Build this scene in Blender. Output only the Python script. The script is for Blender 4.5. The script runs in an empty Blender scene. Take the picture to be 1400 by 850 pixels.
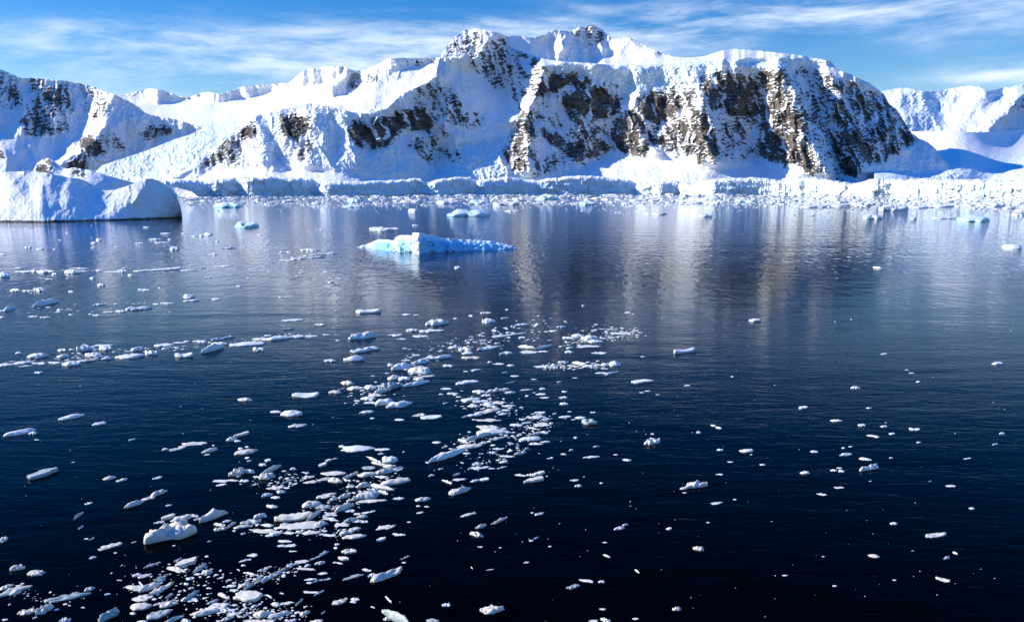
import bpy, math, random
import numpy as np

# ------------------------------------------------------------------ camera
C = bpy.context.scene.collection
SC = bpy.context.scene
F_PX = 1212.0          # focal length in photograph pixels (1400 wide)
HOR = 258.0            # row of the true horizon
CAM_Z = 15.0           # deck height above the sea
PITCH = math.atan((425.0 - HOR) / F_PX)
cam_d = bpy.data.cameras.new("camera")
cam_d.sensor_width = 36.0
cam_d.lens = 36.0 * F_PX / 1400.0
cam_d.clip_start = 0.5
cam_d.clip_end = 60000.0
cam = bpy.data.objects.new("camera", cam_d)
C.objects.link(cam)
cam.location = (0, 0, CAM_Z)
cam.rotation_euler = (math.radians(90) - PITCH, 0, 0)
SC.camera = cam

# ------------------------------------------------------------------ light
SUN_EL, SUN_AZ = 28.0, -86.0      # azimuth from +Y towards +X
SKY_STRENGTH = 0.12
SUN_STRENGTH = 5.0
SC.view_settings.view_transform = 'Standard'
SC.view_settings.look = 'None'
SC.view_settings.gamma = 1.0
SC.view_settings.exposure = 0.48
SC.view_settings.use_curve_mapping = False
sd = bpy.data.lights.new("sun", 'SUN')
sd.energy = SUN_STRENGTH
sd.angle = math.radians(0.5)
sd.color = (1.0, 0.93, 0.81)
so = bpy.data.objects.new("sun", sd)
C.objects.link(so)
so.rotation_euler = (math.radians(90 - SUN_EL), 0, math.radians(180 - SUN_AZ))
so.location = (-200, 0, 300)

W = bpy.data.worlds.new("World")
SC.world = W
W.use_nodes = True


class NT:
    """small helper to wire nodes"""
    def __init__(s, tree):
        s.t = tree
        s.t.nodes.clear()

    def n(s, kind, **kw):
        nd = s.t.nodes.new(kind)
        ins = kw.pop('ins', {})
        for k, v in kw.items():
            setattr(nd, k, v)
        for k, v in ins.items():
            if isinstance(v, bpy.types.NodeSocket):
                s.t.links.new(v, nd.inputs[k])
            else:
                nd.inputs[k].default_value = v
        return nd

    def math(s, op, a, b=None, c=None, clamp=False):
        ins = {0: a}
        if b is not None:
            ins[1] = b
        if c is not None:
            ins[2] = c
        return s.n('ShaderNodeMath', operation=op, use_clamp=clamp, ins=ins).outputs[0]

    def mix(s, f, a, b, mode='MIX'):
        nd = s.n('ShaderNodeMix', data_type='RGBA', blend_type=mode)
        for k, v in ((0, f), (6, a), (7, b)):
            if isinstance(v, bpy.types.NodeSocket):
                s.t.links.new(v, nd.inputs[k])
            else:
                nd.inputs[k].default_value = v
        return nd.outputs[2]

    def noise(s, vec, scale, detail=4, rough=0.5, dist=0.0):
        return s.n('ShaderNodeTexNoise', ins={'Vector': vec, 'Scale': scale, 'Detail': detail, 'Roughness': rough, 'Distortion': dist}).outputs['Fac']

    def mapping(s, vec, scale=(1, 1, 1), rot=(0, 0, 0), loc=(0, 0, 0)):
        return s.n('ShaderNodeMapping', ins={'Vector': vec, 'Scale': scale, 'Rotation': rot, 'Location': loc}).outputs[0]

    def ramp(s, f, lo, hi, a=0.0, b=1.0):
        return s.n('ShaderNodeMapRange', interpolation_type='SMOOTHSTEP', ins={'Value': f, 'From Min': lo, 'From Max': hi, 'To Min': a, 'To Max': b}).outputs[0]


def build_world():
    t = NT(W.node_tree)
    sky = t.n('ShaderNodeTexSky', sky_type='NISHITA', sun_disc=False)
    sky.sun_elevation = math.radians(SUN_EL)
    sky.sun_rotation = math.radians(SUN_AZ)
    sky.altitude = 0.0
    sky.air_density = 1.0
    sky.dust_density = 0.0
    sky.ozone_density = 3.0
    hs = t.n('ShaderNodeHueSaturation', ins={'Hue': 0.517, 'Saturation': 1.55, 'Value': 0.86, 'Color': sky.outputs[0]})
    co = t.n('ShaderNodeTexCoord').outputs['Generated']
    sep = t.n('ShaderNodeSeparateXYZ', ins={0: co})
    x, y, z = sep.outputs
    az = t.math('ARCTAN2', x, y)
    # added gain on the unseen upper sky, put in to fill the shadows
    fill_gain = t.ramp(z, 0.36, 0.85, 1.0, 2.3)
    # cirrus: streaks lying nearly level, torn by a slow warp
    v0 = t.n('ShaderNodeCombineXYZ', ins={0: az, 1: z, 2: 0.0}).outputs[0]
    warp = t.n('ShaderNodeTexNoise', ins={'Vector': t.mapping(v0, (2.5, 7, 1)), 'Scale': 1.0, 'Detail': 3.0}).outputs['Color']
    wv = t.n('ShaderNodeVectorMath', operation='SCALE', ins={0: t.n('ShaderNodeVectorMath', operation='SUBTRACT', ins={0: warp, 1: (0.5, 0.5, 0.5)}).outputs[0], 'Scale': 0.07}).outputs[0]
    v1 = t.n('ShaderNodeVectorMath', operation='ADD', ins={0: v0, 1: wv}).outputs[0]
    streak = t.noise(t.mapping(v1, (4.6, 24, 1), (0, 0, 0.16)), 1.0, 9, 0.66)
    wisps = t.noise(t.mapping(v1, (8.0, 38, 1), (0, 0, -0.3)), 1.0, 7, 0.6)
    # where the cirrus banks lie (azimuth, height): blobs
    def bank(a0, z0, wa, wz, amp):
        da = t.math('DIVIDE', t.math('SUBTRACT', az, a0), wa)
        dz = t.math('DIVIDE', t.math('SUBTRACT', z, z0), wz)
        r2 = t.math('ADD', t.math('MULTIPLY', da, da), t.math('MULTIPLY', dz, dz))
        return t.math('MULTIPLY', t.math('EXPONENT', t.math('MULTIPLY', r2, -1.0)), amp)
    m = bank(-0.30, 0.125, 0.26, 0.045, 0.62)
    for b in ((-0.42, 0.150, 0.10, 0.018, 0.25), (-0.05, 0.150, 0.16, 0.035, 0.45), (0.30, 0.175, 0.30, 0.028, 0.62),
              (0.55, 0.140, 0.14, 0.022, 0.35), (0.54, 0.106, 0.13, 0.011, 0.75), (0.16, 0.145, 0.10, 0.02, 0.30),
              (-1.3, 0.3, 0.6, 0.2, 0.4), (1.2, 0.25, 0.5, 0.15, 0.4)):
        m = t.math('ADD', m, bank(*b))
    dens = t.math('ADD', t.math('MULTIPLY', streak, 1.25), t.math('MULTIPLY', wisps, 0.5))
    dens = t.math('SUBTRACT', dens, 0.90)
    cl = t.math('MULTIPLY', t.math('ADD', t.math('MULTIPLY', dens, 2.3), 0.60), m, clamp=True)
    cl = t.ramp(cl, 0.06, 0.78, 0.0, 0.90)
    hi = t.n('ShaderNodeVectorMath', operation='SCALE', ins={0: hs.outputs[0], 'Scale': fill_gain}).outputs[0]
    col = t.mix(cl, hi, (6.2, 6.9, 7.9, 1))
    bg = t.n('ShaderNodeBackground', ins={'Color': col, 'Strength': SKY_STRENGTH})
    out = t.n('ShaderNodeOutputWorld', ins={'Surface': bg.outputs[0]})


build_world()

# ------------------------------------------------------------------ helpers
CP, SP = math.cos(PITCH), math.sin(PITCH)


def at_depth(px, py, Y):
    """world point on the line of sight of a photograph pixel at forward distance Y"""
    a = (np.asarray(px, float) - 700.0) / F_PX
    b = (425.0 - np.asarray(py, float)) / F_PX
    dy = CP + b * SP
    dz = -SP + b * CP
    return a / dy * Y, np.asarray(Y) + 0 * a, CAM_Z + dz / dy * Y


def water_depth(py):
    b = (425.0 - np.asarray(py, float)) / F_PX
    dy = CP + b * SP
    dz = -SP + b * CP
    return CAM_Z * dy / np.maximum(-dz, 1e-5)


def _hash(ix, iy, seed):
    h = (ix.astype(np.int64) * 374761393 + iy.astype(np.int64) * 668265263 + seed * 1442695041) & 0x7fffffff
    h = ((h ^ (h >> 13)) * 1274126177) & 0x7fffffff
    return ((h ^ (h >> 16)) & 0xffff) / 65535.0


def perlin(x, y, seed=0):
    ix = np.floor(x); iy = np.floor(y)
    fx = x - ix; fy = y - iy
    u = fx * fx * fx * (fx * (fx * 6 - 15) + 10)
    v = fy * fy * fy * (fy * (fy * 6 - 15) + 10)
    def g(dx, dy):
        a = _hash(ix + dx, iy + dy, seed) * 2 * np.pi
        return np.cos(a) * (fx - dx) + np.sin(a) * (fy - dy)
    return ((g(0, 0) * (1 - u) + g(1, 0) * u) * (1 - v) + (g(0, 1) * (1 - u) + g(1, 1) * u) * v) * 1.5


def fbm(x, y, octs=4, seed=0, gain=0.5):
    s = 0; a = 1
    for o in range(octs):
        s = s + a * perlin(x * 2 ** o + 17.3 * o, y * 2 ** o - 9.1 * o, seed + o)
        a *= gain
    return s


def ridged(x, y, octs=4, seed=0, gain=0.5):
    s = 0; a = 1; w = 1
    for o in range(octs):
        n = 1 - np.abs(perlin(x * 2 ** o + 5.3 * o, y * 2 ** o + 3.7 * o, seed + o)) * 1.6
        n = n * n * w
        s = s + a * n
        w = np.clip(n * 1.3, 0, 1)
        a *= gain
    return s


def worley(x, y, seed=0):
    """distance to nearest and a random value of the nearest cell"""
    ix = np.floor(x); iy = np.floor(y)
    best = np.full(x.shape, 9.0); val = np.zeros(x.shape)
    for dx in (-1, 0, 1):
        for dy in (-1, 0, 1):
            cx = ix + dx; cy = iy + dy
            px = cx + _hash(cx, cy, seed); py = cy + _hash(cx, cy, seed + 7)
            d = (px - x) ** 2 + (py - y) ** 2
            m = d < best
            best = np.where(m, d, best)
            val = np.where(m, _hash(cx, cy, seed + 13), val)
    return np.sqrt(best), val


def inside(poly, x, y):
    c = np.zeros(x.shape, bool)
    n = len(poly)
    for i in range(n):
        x1, y1 = poly[i]; x2, y2 = poly[(i + 1) % n]
        if y1 == y2:
            continue
        cond = ((y1 > y) != (y2 > y)) & (x < (x2 - x1) * (y - y1) / (y2 - y1) + x1)
        c ^= cond
    return c


def blur(a, r):
    """separable gaussian-like blur (three box passes)"""
    r = int(max(1, round(r)))
    for _ in range(3):
        for ax in (0, 1):
            pad = [(0, 0), (0, 0)]; pad[ax] = (r + 1, r)
            c = np.cumsum(np.pad(a, pad, mode='edge'), axis=ax)
            n = a.shape[ax]
            if ax == 0:
                a = (c[2 * r + 1:2 * r + 1 + n] - c[:n]) / (2 * r + 1)
            else:
                a = (c[:, 2 * r + 1:2 * r + 1 + n] - c[:, :n]) / (2 * r + 1)
    return a


def poisson(gx, gy, base, lam):
    """depth whose gradient follows (gx, gy) and that stays near base (screened, cosine transform)"""
    h, w = base.shape
    div = np.zeros((h, w))
    div[:, 1:] += gx[:, 1:]; div[:, :-1] -= gx[:, 1:]
    div[1:, :] += gy[1:, :]; div[:-1, :] -= gy[1:, :]
    rhs = div + lam * base
    def dct2(a):
        for ax in (0, 1):
            n = a.shape[ax]
            b = np.concatenate([a, np.flip(a, ax)], ax)
            Fq = np.fft.fft(b, axis=ax)
            k = np.arange(n).reshape((-1, 1) if ax == 0 else (1, -1))
            a = np.real(np.take(Fq, range(n), axis=ax) * np.exp(-1j * np.pi * k / (2 * n)))
        return a
    def idct2(a):
        for ax in (0, 1):
            n = a.shape[ax]
            k = np.arange(n).reshape((-1, 1) if ax == 0 else (1, -1))
            A = a * np.exp(1j * np.pi * k / (2 * n))
            z = np.zeros_like(np.take(A, [0], axis=ax))
            tail = np.conj(np.flip(np.take(A, range(1, n), axis=ax), ax))
            b = np.concatenate([A, z, tail], ax)
            a = np.real(np.take(np.fft.ifft(b, axis=ax), range(n), axis=ax))
        return a
    ky = 2 - 2 * np.cos(np.pi * np.arange(h) / h)
    kx = 2 - 2 * np.cos(np.pi * np.arange(w) / w)
    den = ky[:, None] + kx[None, :] + lam
    return idct2(dct2(rhs) / den)


def sample(grid, x0, y0, st, px, py):
    fx = np.clip((px - x0) / st, 0, grid.shape[1] - 1.001)
    fy = np.clip((py - y0) / st, 0, grid.shape[0] - 1.001)
    ix = fx.astype(int); iy = fy.astype(int)
    u = fx - ix; v = fy - iy
    return (grid[iy, ix] * (1 - u) + grid[iy, ix + 1] * u) * (1 - v) + (grid[iy + 1, ix] * (1 - u) + grid[iy + 1, ix + 1] * u) * v


def curve(pts, x):
    return np.interp(x, [p[0] for p in pts], [p[1] for p in pts])


def grid_mesh(name, X, Y, Z, mat, attrs=None, smooth=True):
    h, w = X.shape
    me = bpy.data.meshes.new(name)
    co = np.stack([X, Y, Z], -1).reshape(-1, 3).astype(np.float32)
    idx = np.arange(h * w).reshape(h, w)
    q = np.stack([idx[:-1, :-1], idx[:-1, 1:], idx[1:, 1:], idx[1:, :-1]], -1).reshape(-1, 4)
    nq = len(q)
    me.vertices.add(len(co)); me.vertices.foreach_set('co', co.ravel())
    me.loops.add(nq * 4); me.loops.foreach_set('vertex_index', q.ravel().astype(np.int32))
    me.polygons.add(nq); me.polygons.foreach_set('loop_start', (np.arange(nq) * 4).astype(np.int32))
    me.polygons.foreach_set('loop_total', np.full(nq, 4, np.int32))
    me.polygons.foreach_set('use_smooth', np.full(nq, smooth))
    me.update(calc_edges=True)
    for k, v in (attrs or {}).items():
        at = me.attributes.new(k, 'FLOAT', 'POINT')
        at.data.foreach_set('value', np.asarray(v, np.float32).ravel())
    me.materials.append(mat)
    o = bpy.data.objects.new(name, me)
    C.objects.link(o)
    return o


def tag(o, label=None, cat=None, group=None, kind=None):
    for k, v in (('label', label), ('category', cat), ('group', group), ('kind', kind)):
        if v:
            o[k] = v
    return o


# ------------------------------------------------------------------ materials
def new_mat(name):
    m = bpy.data.materials.new(name)
    m.use_nodes = True
    return m, NT(m.node_tree)


def terrain_mat(name, s=1.0, snow=(0.86, 0.87, 0.89, 1)):
    """snow over rock and blue ice; 'rock' and 'ice' say where the bare rock and the broken ice are"""
    m, t = new_mat(name)
    pos = t.n('ShaderNodeNewGeometry').outputs['Position']
    rock = t.n('ShaderNodeAttribute', attribute_name='rock').outputs['Fac']
    ice = t.n('ShaderNodeAttribute', attribute_name='ice').outputs['Fac']
    n1 = t.noise(pos, 0.075 / s, 5, 0.62)
    n2 = t.noise(pos, 0.022 / s, 5, 0.6)
    strata = t.noise(t.mapping(pos, (0.35, 0.35, 1.6), (0.25, 0.3, 0)), 0.045 / s, 5, 0.65)
    f = t.math('ADD', rock, t.math('MULTIPLY', t.math('SUBTRACT', n1, 0.5), 1.15))
    f = t.math('ADD', f, t.math('MULTIPLY', t.math('SUBTRACT', strata, 0.5), 0.8))
    f = t.ramp(f, -0.04, 0.10)
    rc = t.mix(t.ramp(n2, 0.40, 0.60), (0.050, 0.046, 0.044, 1), (0.155, 0.13, 0.10, 1))
    rc = t.mix(t.ramp(n1, 0.42, 0.68, 0.0, 0.75), rc, (0.25, 0.22, 0.18, 1))
    rc = t.mix(t.ramp(strata, 0.52, 0.60, 0.0, 0.6), rc, (0.035, 0.034, 0.036, 1))
    icol = t.mix(t.ramp(n1, 0.35, 0.65), (0.52, 0.76, 0.88, 1), (0.74, 0.86, 0.92, 1))
    sn = t.mix(t.math('MULTIPLY', ice, 1.0, clamp=True), snow, icol)
    col = t.mix(f, sn, rc)
    rough = t.math('ADD', t.math('MULTIPLY', f, 0.2), 0.62)
    bmp = t.n('ShaderNodeBump', ins={'Strength': 0.8, 'Distance': 8.0 * s, 'Height': t.math('ADD', n1, t.math('MULTIPLY', strata, 0.35))})
    b = t.n('ShaderNodeBsdfPrincipled', ins={'Base Color': col, 'Roughness': rough, 'Specular IOR Level': 0.25, 'Normal': bmp.outputs[0]})
    t.n('ShaderNodeOutputMaterial', ins={'Surface': b.outputs[0]})
    return m


MT = terrain_mat('snowy_rock', 1.0)
MT_FAR = terrain_mat('far_snow', 2.6, (0.80, 0.83, 0.88, 1))
MT_NEAR = terrain_mat('islet_snow', 0.10, (0.80, 0.82, 0.86, 1))


# ------------------------------------------------------------------ terrain sheets
def sheet(name, x0, x1, top, bot, base, mat, yref, shade=(), rock=(), sera=(), smooth=(), flat=(), seed=1, cstep=0.72, rows=260,
          drift=-0.45, shade_fx=1.7, slope=1.0, lam=1 / 150.0 ** 2, rockamp=1.0, snowamp=1.0, sera_amp=1.0, warp=1.0, back=((30, -1), (90, -5), (180, -22)),
          jag=0.6, streak=None, fit=False, shade_fz=0.55, ridges=(), cliffs=(), cliff_fx=0.0, facet=0.8, chutes=0.0, seraL=7.0, ice_base=0.0, zfloor=None, dome=0.0):
    """One land mass: a depth surface integrated from the slopes of its lit faces, its shaded faces and its flats.
    Lists are outlines (points, value); mpp is the metre size of one photograph pixel at yref."""
    st = 1.0
    ymin = min(p[1] for p in top) - 6
    ymax = max(p[1] for p in bot) + 6
    gx = np.arange(x0 - 4, x1 + 4, st); gy = np.arange(ymin, ymax, st)
    PX, PY = np.meshgrid(gx, gy)
    wx = PX + warp * (3.2 * fbm(PX / 26, PY / 26, 3, seed + 40) + 1.2 * fbm(PX / 6, PY / 6, 2, seed + 44))
    wy = PY + warp * (3.2 * fbm(PX / 26, PY / 26, 3, seed + 50) + 1.2 * fbm(PX / 6, PY / 6, 2, seed + 54))
    FX = np.full(PX.shape, drift)
    for poly, v in shade:
        m = inside(poly, wx, wy)
        FX[m] = (shade_fx * v if v < 2 else 0.7) if v > 0 else v
    FX = FX + facet * (fbm(PX / 24, PY / 34, 3, seed + 80, 0.6)) * np.where(FX > 0, 1.5, 0.8)
    FX = blur(FX, 1)
    FZ = np.full(PX.shape, slope)
    for poly, v in flat:
        FZ[inside(poly, wx, wy)] = v
    for poly, v in shade:
        if v > 0:
            FZ[inside(poly, wx, wy)] *= shade_fz if v < 2 else 0.02
    FZ = blur(FZ, 1)
    def mask(lst, r):
        M = np.zeros(PX.shape)
        for poly, v in lst:
            m = inside(poly, wx, wy)
            M[m] = v
        return blur(M, r)
    RK = mask(rock, 1.6)
    SE = mask(sera, 2)
    CL = mask([(c_, 1.0) for c_ in cliffs], 1)
    SM = mask(smooth, 3)
    mpp = yref / F_PX
    # base depth from control rows (x, y, Y)
    pts = np.array(base, float)
    d2 = (PX[..., None] - pts[:, 0]) ** 2 * 0.15 + (PY[..., None] - pts[:, 1]) ** 2
    wgt = 1.0 / (d2 + 30.0) ** 1.6
    B = (wgt * pts[:, 2]).sum(-1) / wgt.sum(-1)
    B = blur(B, 6)
    D = poisson(FX * mpp, -FZ * mpp, B, lam)
    # mesh columns and rows
    cols = np.arange(x0, x1 + 0.01, cstep)
    yt = curve(top, cols) + jag * (1.1 * fbm(cols / 9, cols * 0 + seed, 3, seed + 3) + 0.6 * perlin(cols / 2.2, cols * 0 + seed, seed + 4))
    yb = curve(bot, cols)
    t = np.linspace(0, 1, rows)[:, None]
    P_X = np.broadcast_to(cols[None, :], (rows, len(cols)))
    P_Y = yb[None, :] * (1 - t) + yt[None, :] * t
    g = lambda G: sample(G, gx[0], gy[0], st, P_X, P_Y)
    d = g(D); rk = g(RK); se = np.clip(g(SE), 0, 1); sm = np.clip(g(SM), 0, 1); fxm = g(FX)
    if cliffs:
        cl_ = np.clip(g(CL) * 1.6, 0, 1)
        gd = np.diff(d, axis=0)
        off = 0
        for c_ in cliffs if cliff_fx else ():
            xl = min(q[0] for q in c_)
            off = off + g(blur(inside(c_, wx, wy).astype(float), 1)) * np.clip(P_X - xl, 0, None) * cliff_fx * mpp
        d = off + np.vstack([d[:1], d[:1] + np.cumsum(gd * (1 - 0.93 * cl_[1:]), axis=0)])
    # relief (in photograph pixels of depth, turned into metres)
    ax, ay = P_X, P_Y
    if streak is not None:
        ang, sl = streak
        c, s_ = math.cos(ang), math.sin(ang)
        ua = (ax * c + ay * s_); va = (-ax * s_ + ay * c) / sl
    else:
        ua, va = ax, ay / 1.4
    wob = 2.5 * fbm(ax / 18, ay / 18, 2, seed + 60)
    rrel = -(ridged((ua + wob) / 17, va / 17, 4, seed + 5, 0.55) - 0.8) * 4.2
    rrel2 = -(ridged(ax / 7.0 + 3, ay / 5.0, 3, seed + 6, 0.55) - 0.8) * 1.5
    srel = 4.0 * fbm(ax / 48, ay / 40, 3, seed + 8) - (1 - 0.85 * sm) * 2.0 * (ridged((ua + 1.6 * wob) / 16 + 4, va / 15, 5, seed + 14, 0.62) - 0.8) + (0.12 + 0.5 * (1 - sm)) * fbm(ax / 7, ay / 6, 4, seed + 9, 0.65)
    flut = -(ridged((ua + 2 * wob) / 11, va / 16, 3, seed + 10) - 0.8) * 0.9 * np.clip(0.55 + 0.9 * fbm(ax / 45, ay / 35, 2, seed + 61), 0, 1.3)
    wd, wv = worley(ax / seraL, ay / (seraL * 0.75), seed + 11)
    wd2, wv2 = worley(ax / (seraL * 0.42), ay / (seraL * 0.36), seed + 12)
    bl = (wv - 0.5) * 3.0 + (wv2 - 0.5) * 1.5 + wd * 1.2
    # ledges: beds dip gently, so the face climbs in steps
    bed = (ay + 0.22 * ax + 3.0 * fbm(ax / 20, ay / 20, 2, seed + 70)) / 6.5
    led = (bed - np.floor(bed)) ** 2 * 2.6
    rrel = rrel * 1.35 + led * np.clip(fbm(ax / 30, ay / 30, 2, seed + 71) + 0.7, 0, 1)
    # snow chutes run down between the ribs and empty the rock of part of its width
    chute = ridged((ua + 2.2 * wob) / 30 + 2, va / 38, 3, seed + 72, 0.5)
    if chutes:
        rk = rk * (1 - chutes * np.clip((chute - 0.95) * 3.0, 0, 1))
    rough = np.clip(rk * 1.15 + 0.22, 0, 1) * (1 - sm)
    rough = rough * np.clip(rk * 3 + 0.35, 0, 1)
    rel = rockamp * rough * (rrel + rrel2) + snowamp * (1 - 0.5 * rough) * (srel + (1 - sm) * (flut - 0.95 * (ridged(ax / 6.5 + 9, ay / 5.0, 3, seed + 73, 0.6) - 0.8))) + sera_amp * se * bl
    d = d + rel * mpp
    for pts_, amp_, wl_, wr_ in ridges:
        ys_ = [q[1] for q in pts_]
        xs_ = np.interp(P_Y + 2 * fbm(P_X / 15, P_Y / 15, 2, seed + 90), ys_, [q[0] for q in pts_]) + 3.0 * fbm(P_X / 22, P_Y / 14, 3, seed + 91)
        dx_ = P_X - xs_
        tp_ = np.clip((P_Y - ys_[0]) / 8 + 1, 0, 1) * np.clip((ys_[-1] - P_Y) / 10 + 1, 0, 1)
        d = d - amp_ * mpp * tp_ * np.clip(1 - np.abs(dx_) / np.where(dx_ < 0, wl_, wr_), 0, 1)
    # bare rock: inside its outlines, broken up by bedding and fall lines
    nb = fbm((ua + wob) / 9, va / 9, 4, seed + 20, 0.6)
    nb2 = fbm(ax / 5 + ay / 12, ay / 2.6 - ax / 14, 3, seed + 21, 0.6)
    rv = rk * 1.2 - 0.55 + 0.60 * nb * (rk > 0.02) + 0.40 * nb2 * (rk > 0.02) + 0.10 * np.clip(rrel / 4, -1, 1)
    gr = np.gradient(rel, axis=0) / np.maximum((yb - yt)[None, :] / rows, 0.05)
    rv = rv - (0.40 - 0.24 * np.clip(rk, 0, 1)) * np.clip(gr, -1.6, 1.6)
    rv = np.where(rk < 0.03, -1.0, rv)
    d = d - 1.6 * mpp * np.clip(rv * 4 + 0.5, 0, 1)
    if fit:
        d = d + (water_depth(yb) - d[0])[None] * (1 - t) ** 1.5
    iv = np.clip(se * (0.55 + 0.6 * fbm(ax / 10, ay / 8, 3, seed + 22)) + ice_base, 0, 1)
    X, Y, Z = at_depth(P_X, P_Y, d)
    if zfloor is not None:
        Z = np.maximum(Z, zfloor)
    # the far side of the crest
    XB, YB, ZB = [X], [Y], [Z]
    RV, IV = [rv], [iv]
    for dy, dz in back:
        drop = np.minimum(-dz, 0.8 * (yb - yt))
        xb, yb_, zb = at_depth(cols, yt + np.maximum(drop, 0), d[-1] + dy)
        XB.append(xb[None]); YB.append(yb_[None]); ZB.append(np.maximum(zb, -6)[None])
        RV.append(np.full((1, len(cols)), -1.0)); IV.append(np.zeros((1, len(cols))))
    return grid_mesh(name, np.vstack(XB), np.vstack(YB), np.vstack(ZB), mat, {'rock': np.vstack(RV), 'ice': np.vstack(IV)})

# ------------------------------------------------------------------ the land
# far mountains beyond the right-hand glacier
tag(sheet('mountain', 1180, 1440,
      top=[(1180, 126), (1208, 125), (1226, 121), (1240, 120), (1262, 125), (1284, 124), (1305, 120), (1322, 117), (1338, 119), (1352, 125), (1366, 121), (1382, 119), (1400, 114), (1420, 117), (1440, 112)],
      bot=[(1180, 196), (1440, 196)],
      base=[(1180, 120, 9800), (1440, 115, 9800), (1180, 150, 9200), (1440, 150, 9000), (1180, 185, 8200), (1440, 185, 8200), (1300, 150, 9100), (1300, 120, 9800)],
      mat=MT_FAR, yref=9000, seed=11,
      shade=[([(1235, 128), (1262, 126), (1280, 140), (1278, 152), (1240, 150), (1228, 140)], 0.75),
             ([(1240, 158), (1285, 155), (1300, 166), (1290, 176), (1245, 178), (1236, 168)], 0.7),
             ([(1306, 130), (1315, 126), (1310, 142), (1300, 146)], 0.8),
             ([(1350, 124), (1368, 122), (1374, 142), (1362, 142), (1350, 132)], 1.1),
             ([(1392, 130), (1440, 122), (1440, 176), (1350, 178), (1366, 164), (1384, 148)], 0.9)],
      rock=[([(1380, 140), (1410, 130), (1440, 128), (1440, 134), (1395, 146), (1384, 152)], 0.28)],
      sera=[([(1236, 120), (1300, 120), (1300, 176), (1232, 178)], 0.8), ([(1340, 118), (1440, 112), (1440, 130), (1370, 150)], 0.6)],
      smooth=[([(1310, 120), (1350, 120), (1370, 150), (1330, 178), (1310, 160)], 0.8)],
      ridges=[([(1346, 120), (1330, 150), (1312, 178)], 12, 34, 22), ([(1404, 126), (1372, 150), (1340, 178)], 12, 30, 26), ([(1262, 122), (1270, 150), (1284, 178)], 7, 24, 14)],
      snowamp=0.8, sera_amp=0.7, rockamp=0.5, rows=120, cstep=1.1, jag=1.0, slope=2.2, lam=1 / 120 ** 2, back=((150, -1), (400, -8))), kind='structure')

# plateau, far ridges and the icefall glacier left of the massif
tag(sheet('glacier_terrain', 110, 645,
      top=[(110, 142), (140, 137), (165, 130), (185, 125), (205, 121), (225, 124), (245, 132), (262, 132), (270, 128), (285, 126), (300, 129), (330, 119), (362, 116),
           (395, 113), (412, 99), (420, 95), (440, 92), (470, 91), (482, 96), (495, 97), (510, 91), (530, 81), (545, 79), (560, 80), (600, 79), (645, 80)],
      bot=[(110, 262), (645, 262)],
      base=[(110, 140, 7200), (205, 125, 7400), (300, 130, 7600), (400, 115, 6600), (440, 95, 6200), (540, 82, 5600), (640, 80, 5200),
            (200, 150, 6200), (300, 150, 6000), (400, 140, 4800), (500, 120, 4700), (600, 110, 4400), (200, 175, 5000), (300, 175, 4600), (420, 160, 4000), (540, 150, 3900),
            (150, 220, 3500), (250, 210, 3500), (350, 200, 3500), (150, 250, 2700), (300, 250, 2600), (450, 250, 2600), (640, 250, 2600), (640, 180, 3600)],
      mat=MT, yref=4400, seed=23, shade_fx=2.4, drift=0.0,
      shade=[([(203, 122), (225, 125), (256, 139), (240, 143), (215, 142), (203, 132)], 2.5),
             ([(262, 131), (285, 126), (300, 130), (330, 119), (366, 116), (372, 128), (340, 136), (300, 139), (270, 134)], 2.5),
             ([(412, 100), (422, 95), (472, 92), (463, 108), (440, 117), (412, 118)], 2.5),
             ([(447, 122), (485, 101), (493, 104), (475, 130), (450, 131)], 2.5),
             ([(538, 80), (598, 80), (596, 86), (570, 92), (540, 98), (532, 92)], 0.9),
             ([(505, 108), (545, 104), (552, 110), (520, 118), (505, 116)], 0.8),
             ([(455, 135), (520, 132), (545, 138), (520, 146), (470, 148)], 0.5)],
      cliff_fx=0.55, cliffs=[[(200, 118), (230, 118), (258, 139), (240, 144), (215, 143), (202, 133)], [(262, 125), (300, 124), (330, 112), (374, 112), (373, 129), (340, 137), (300, 140), (270, 136), (260, 133)],
              [(411, 96), (422, 88), (474, 88), (464, 109), (440, 118), (411, 119)], [(447, 122), (485, 101), (493, 104), (475, 131), (450, 132)], [(536, 76), (600, 76), (596, 85), (570, 91), (540, 98), (532, 92)]],
      rock=[([(483, 112), (500, 104), (518, 108), (500, 120), (484, 126)], 0.30), ([(556, 84), (590, 80), (600, 84), (560, 90)], 0.3)],
      sera=[([(110, 250), (190, 205), (240, 185), (290, 168), (335, 172), (300, 205), (262, 240), (215, 256), (110, 262)], 1.0),
            ([(480, 100), (560, 82), (560, 120), (500, 140)], 0.35)],
      smooth=[([(200, 140), (420, 120), (480, 135), (430, 160), (300, 170), (200, 170)], 1.0), ([(480, 120), (600, 90), (600, 120), (520, 150)], 0.8),
              ([(270, 225), (420, 228), (420, 262), (200, 262)], 0.8)],
      flat=[([(160, 138), (440, 118), (520, 140), (420, 160), (300, 172), (180, 172)], 4.5), ([(200, 236), (430, 232), (560, 250), (560, 262), (150, 262)], 3.0)],
      slope=1.7, sera_amp=0.85, seraL=5.0, rows=230, lam=1 / 90 ** 2, jag=0.4, back=((100, -1), (250, -6))), kind='structure')

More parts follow.
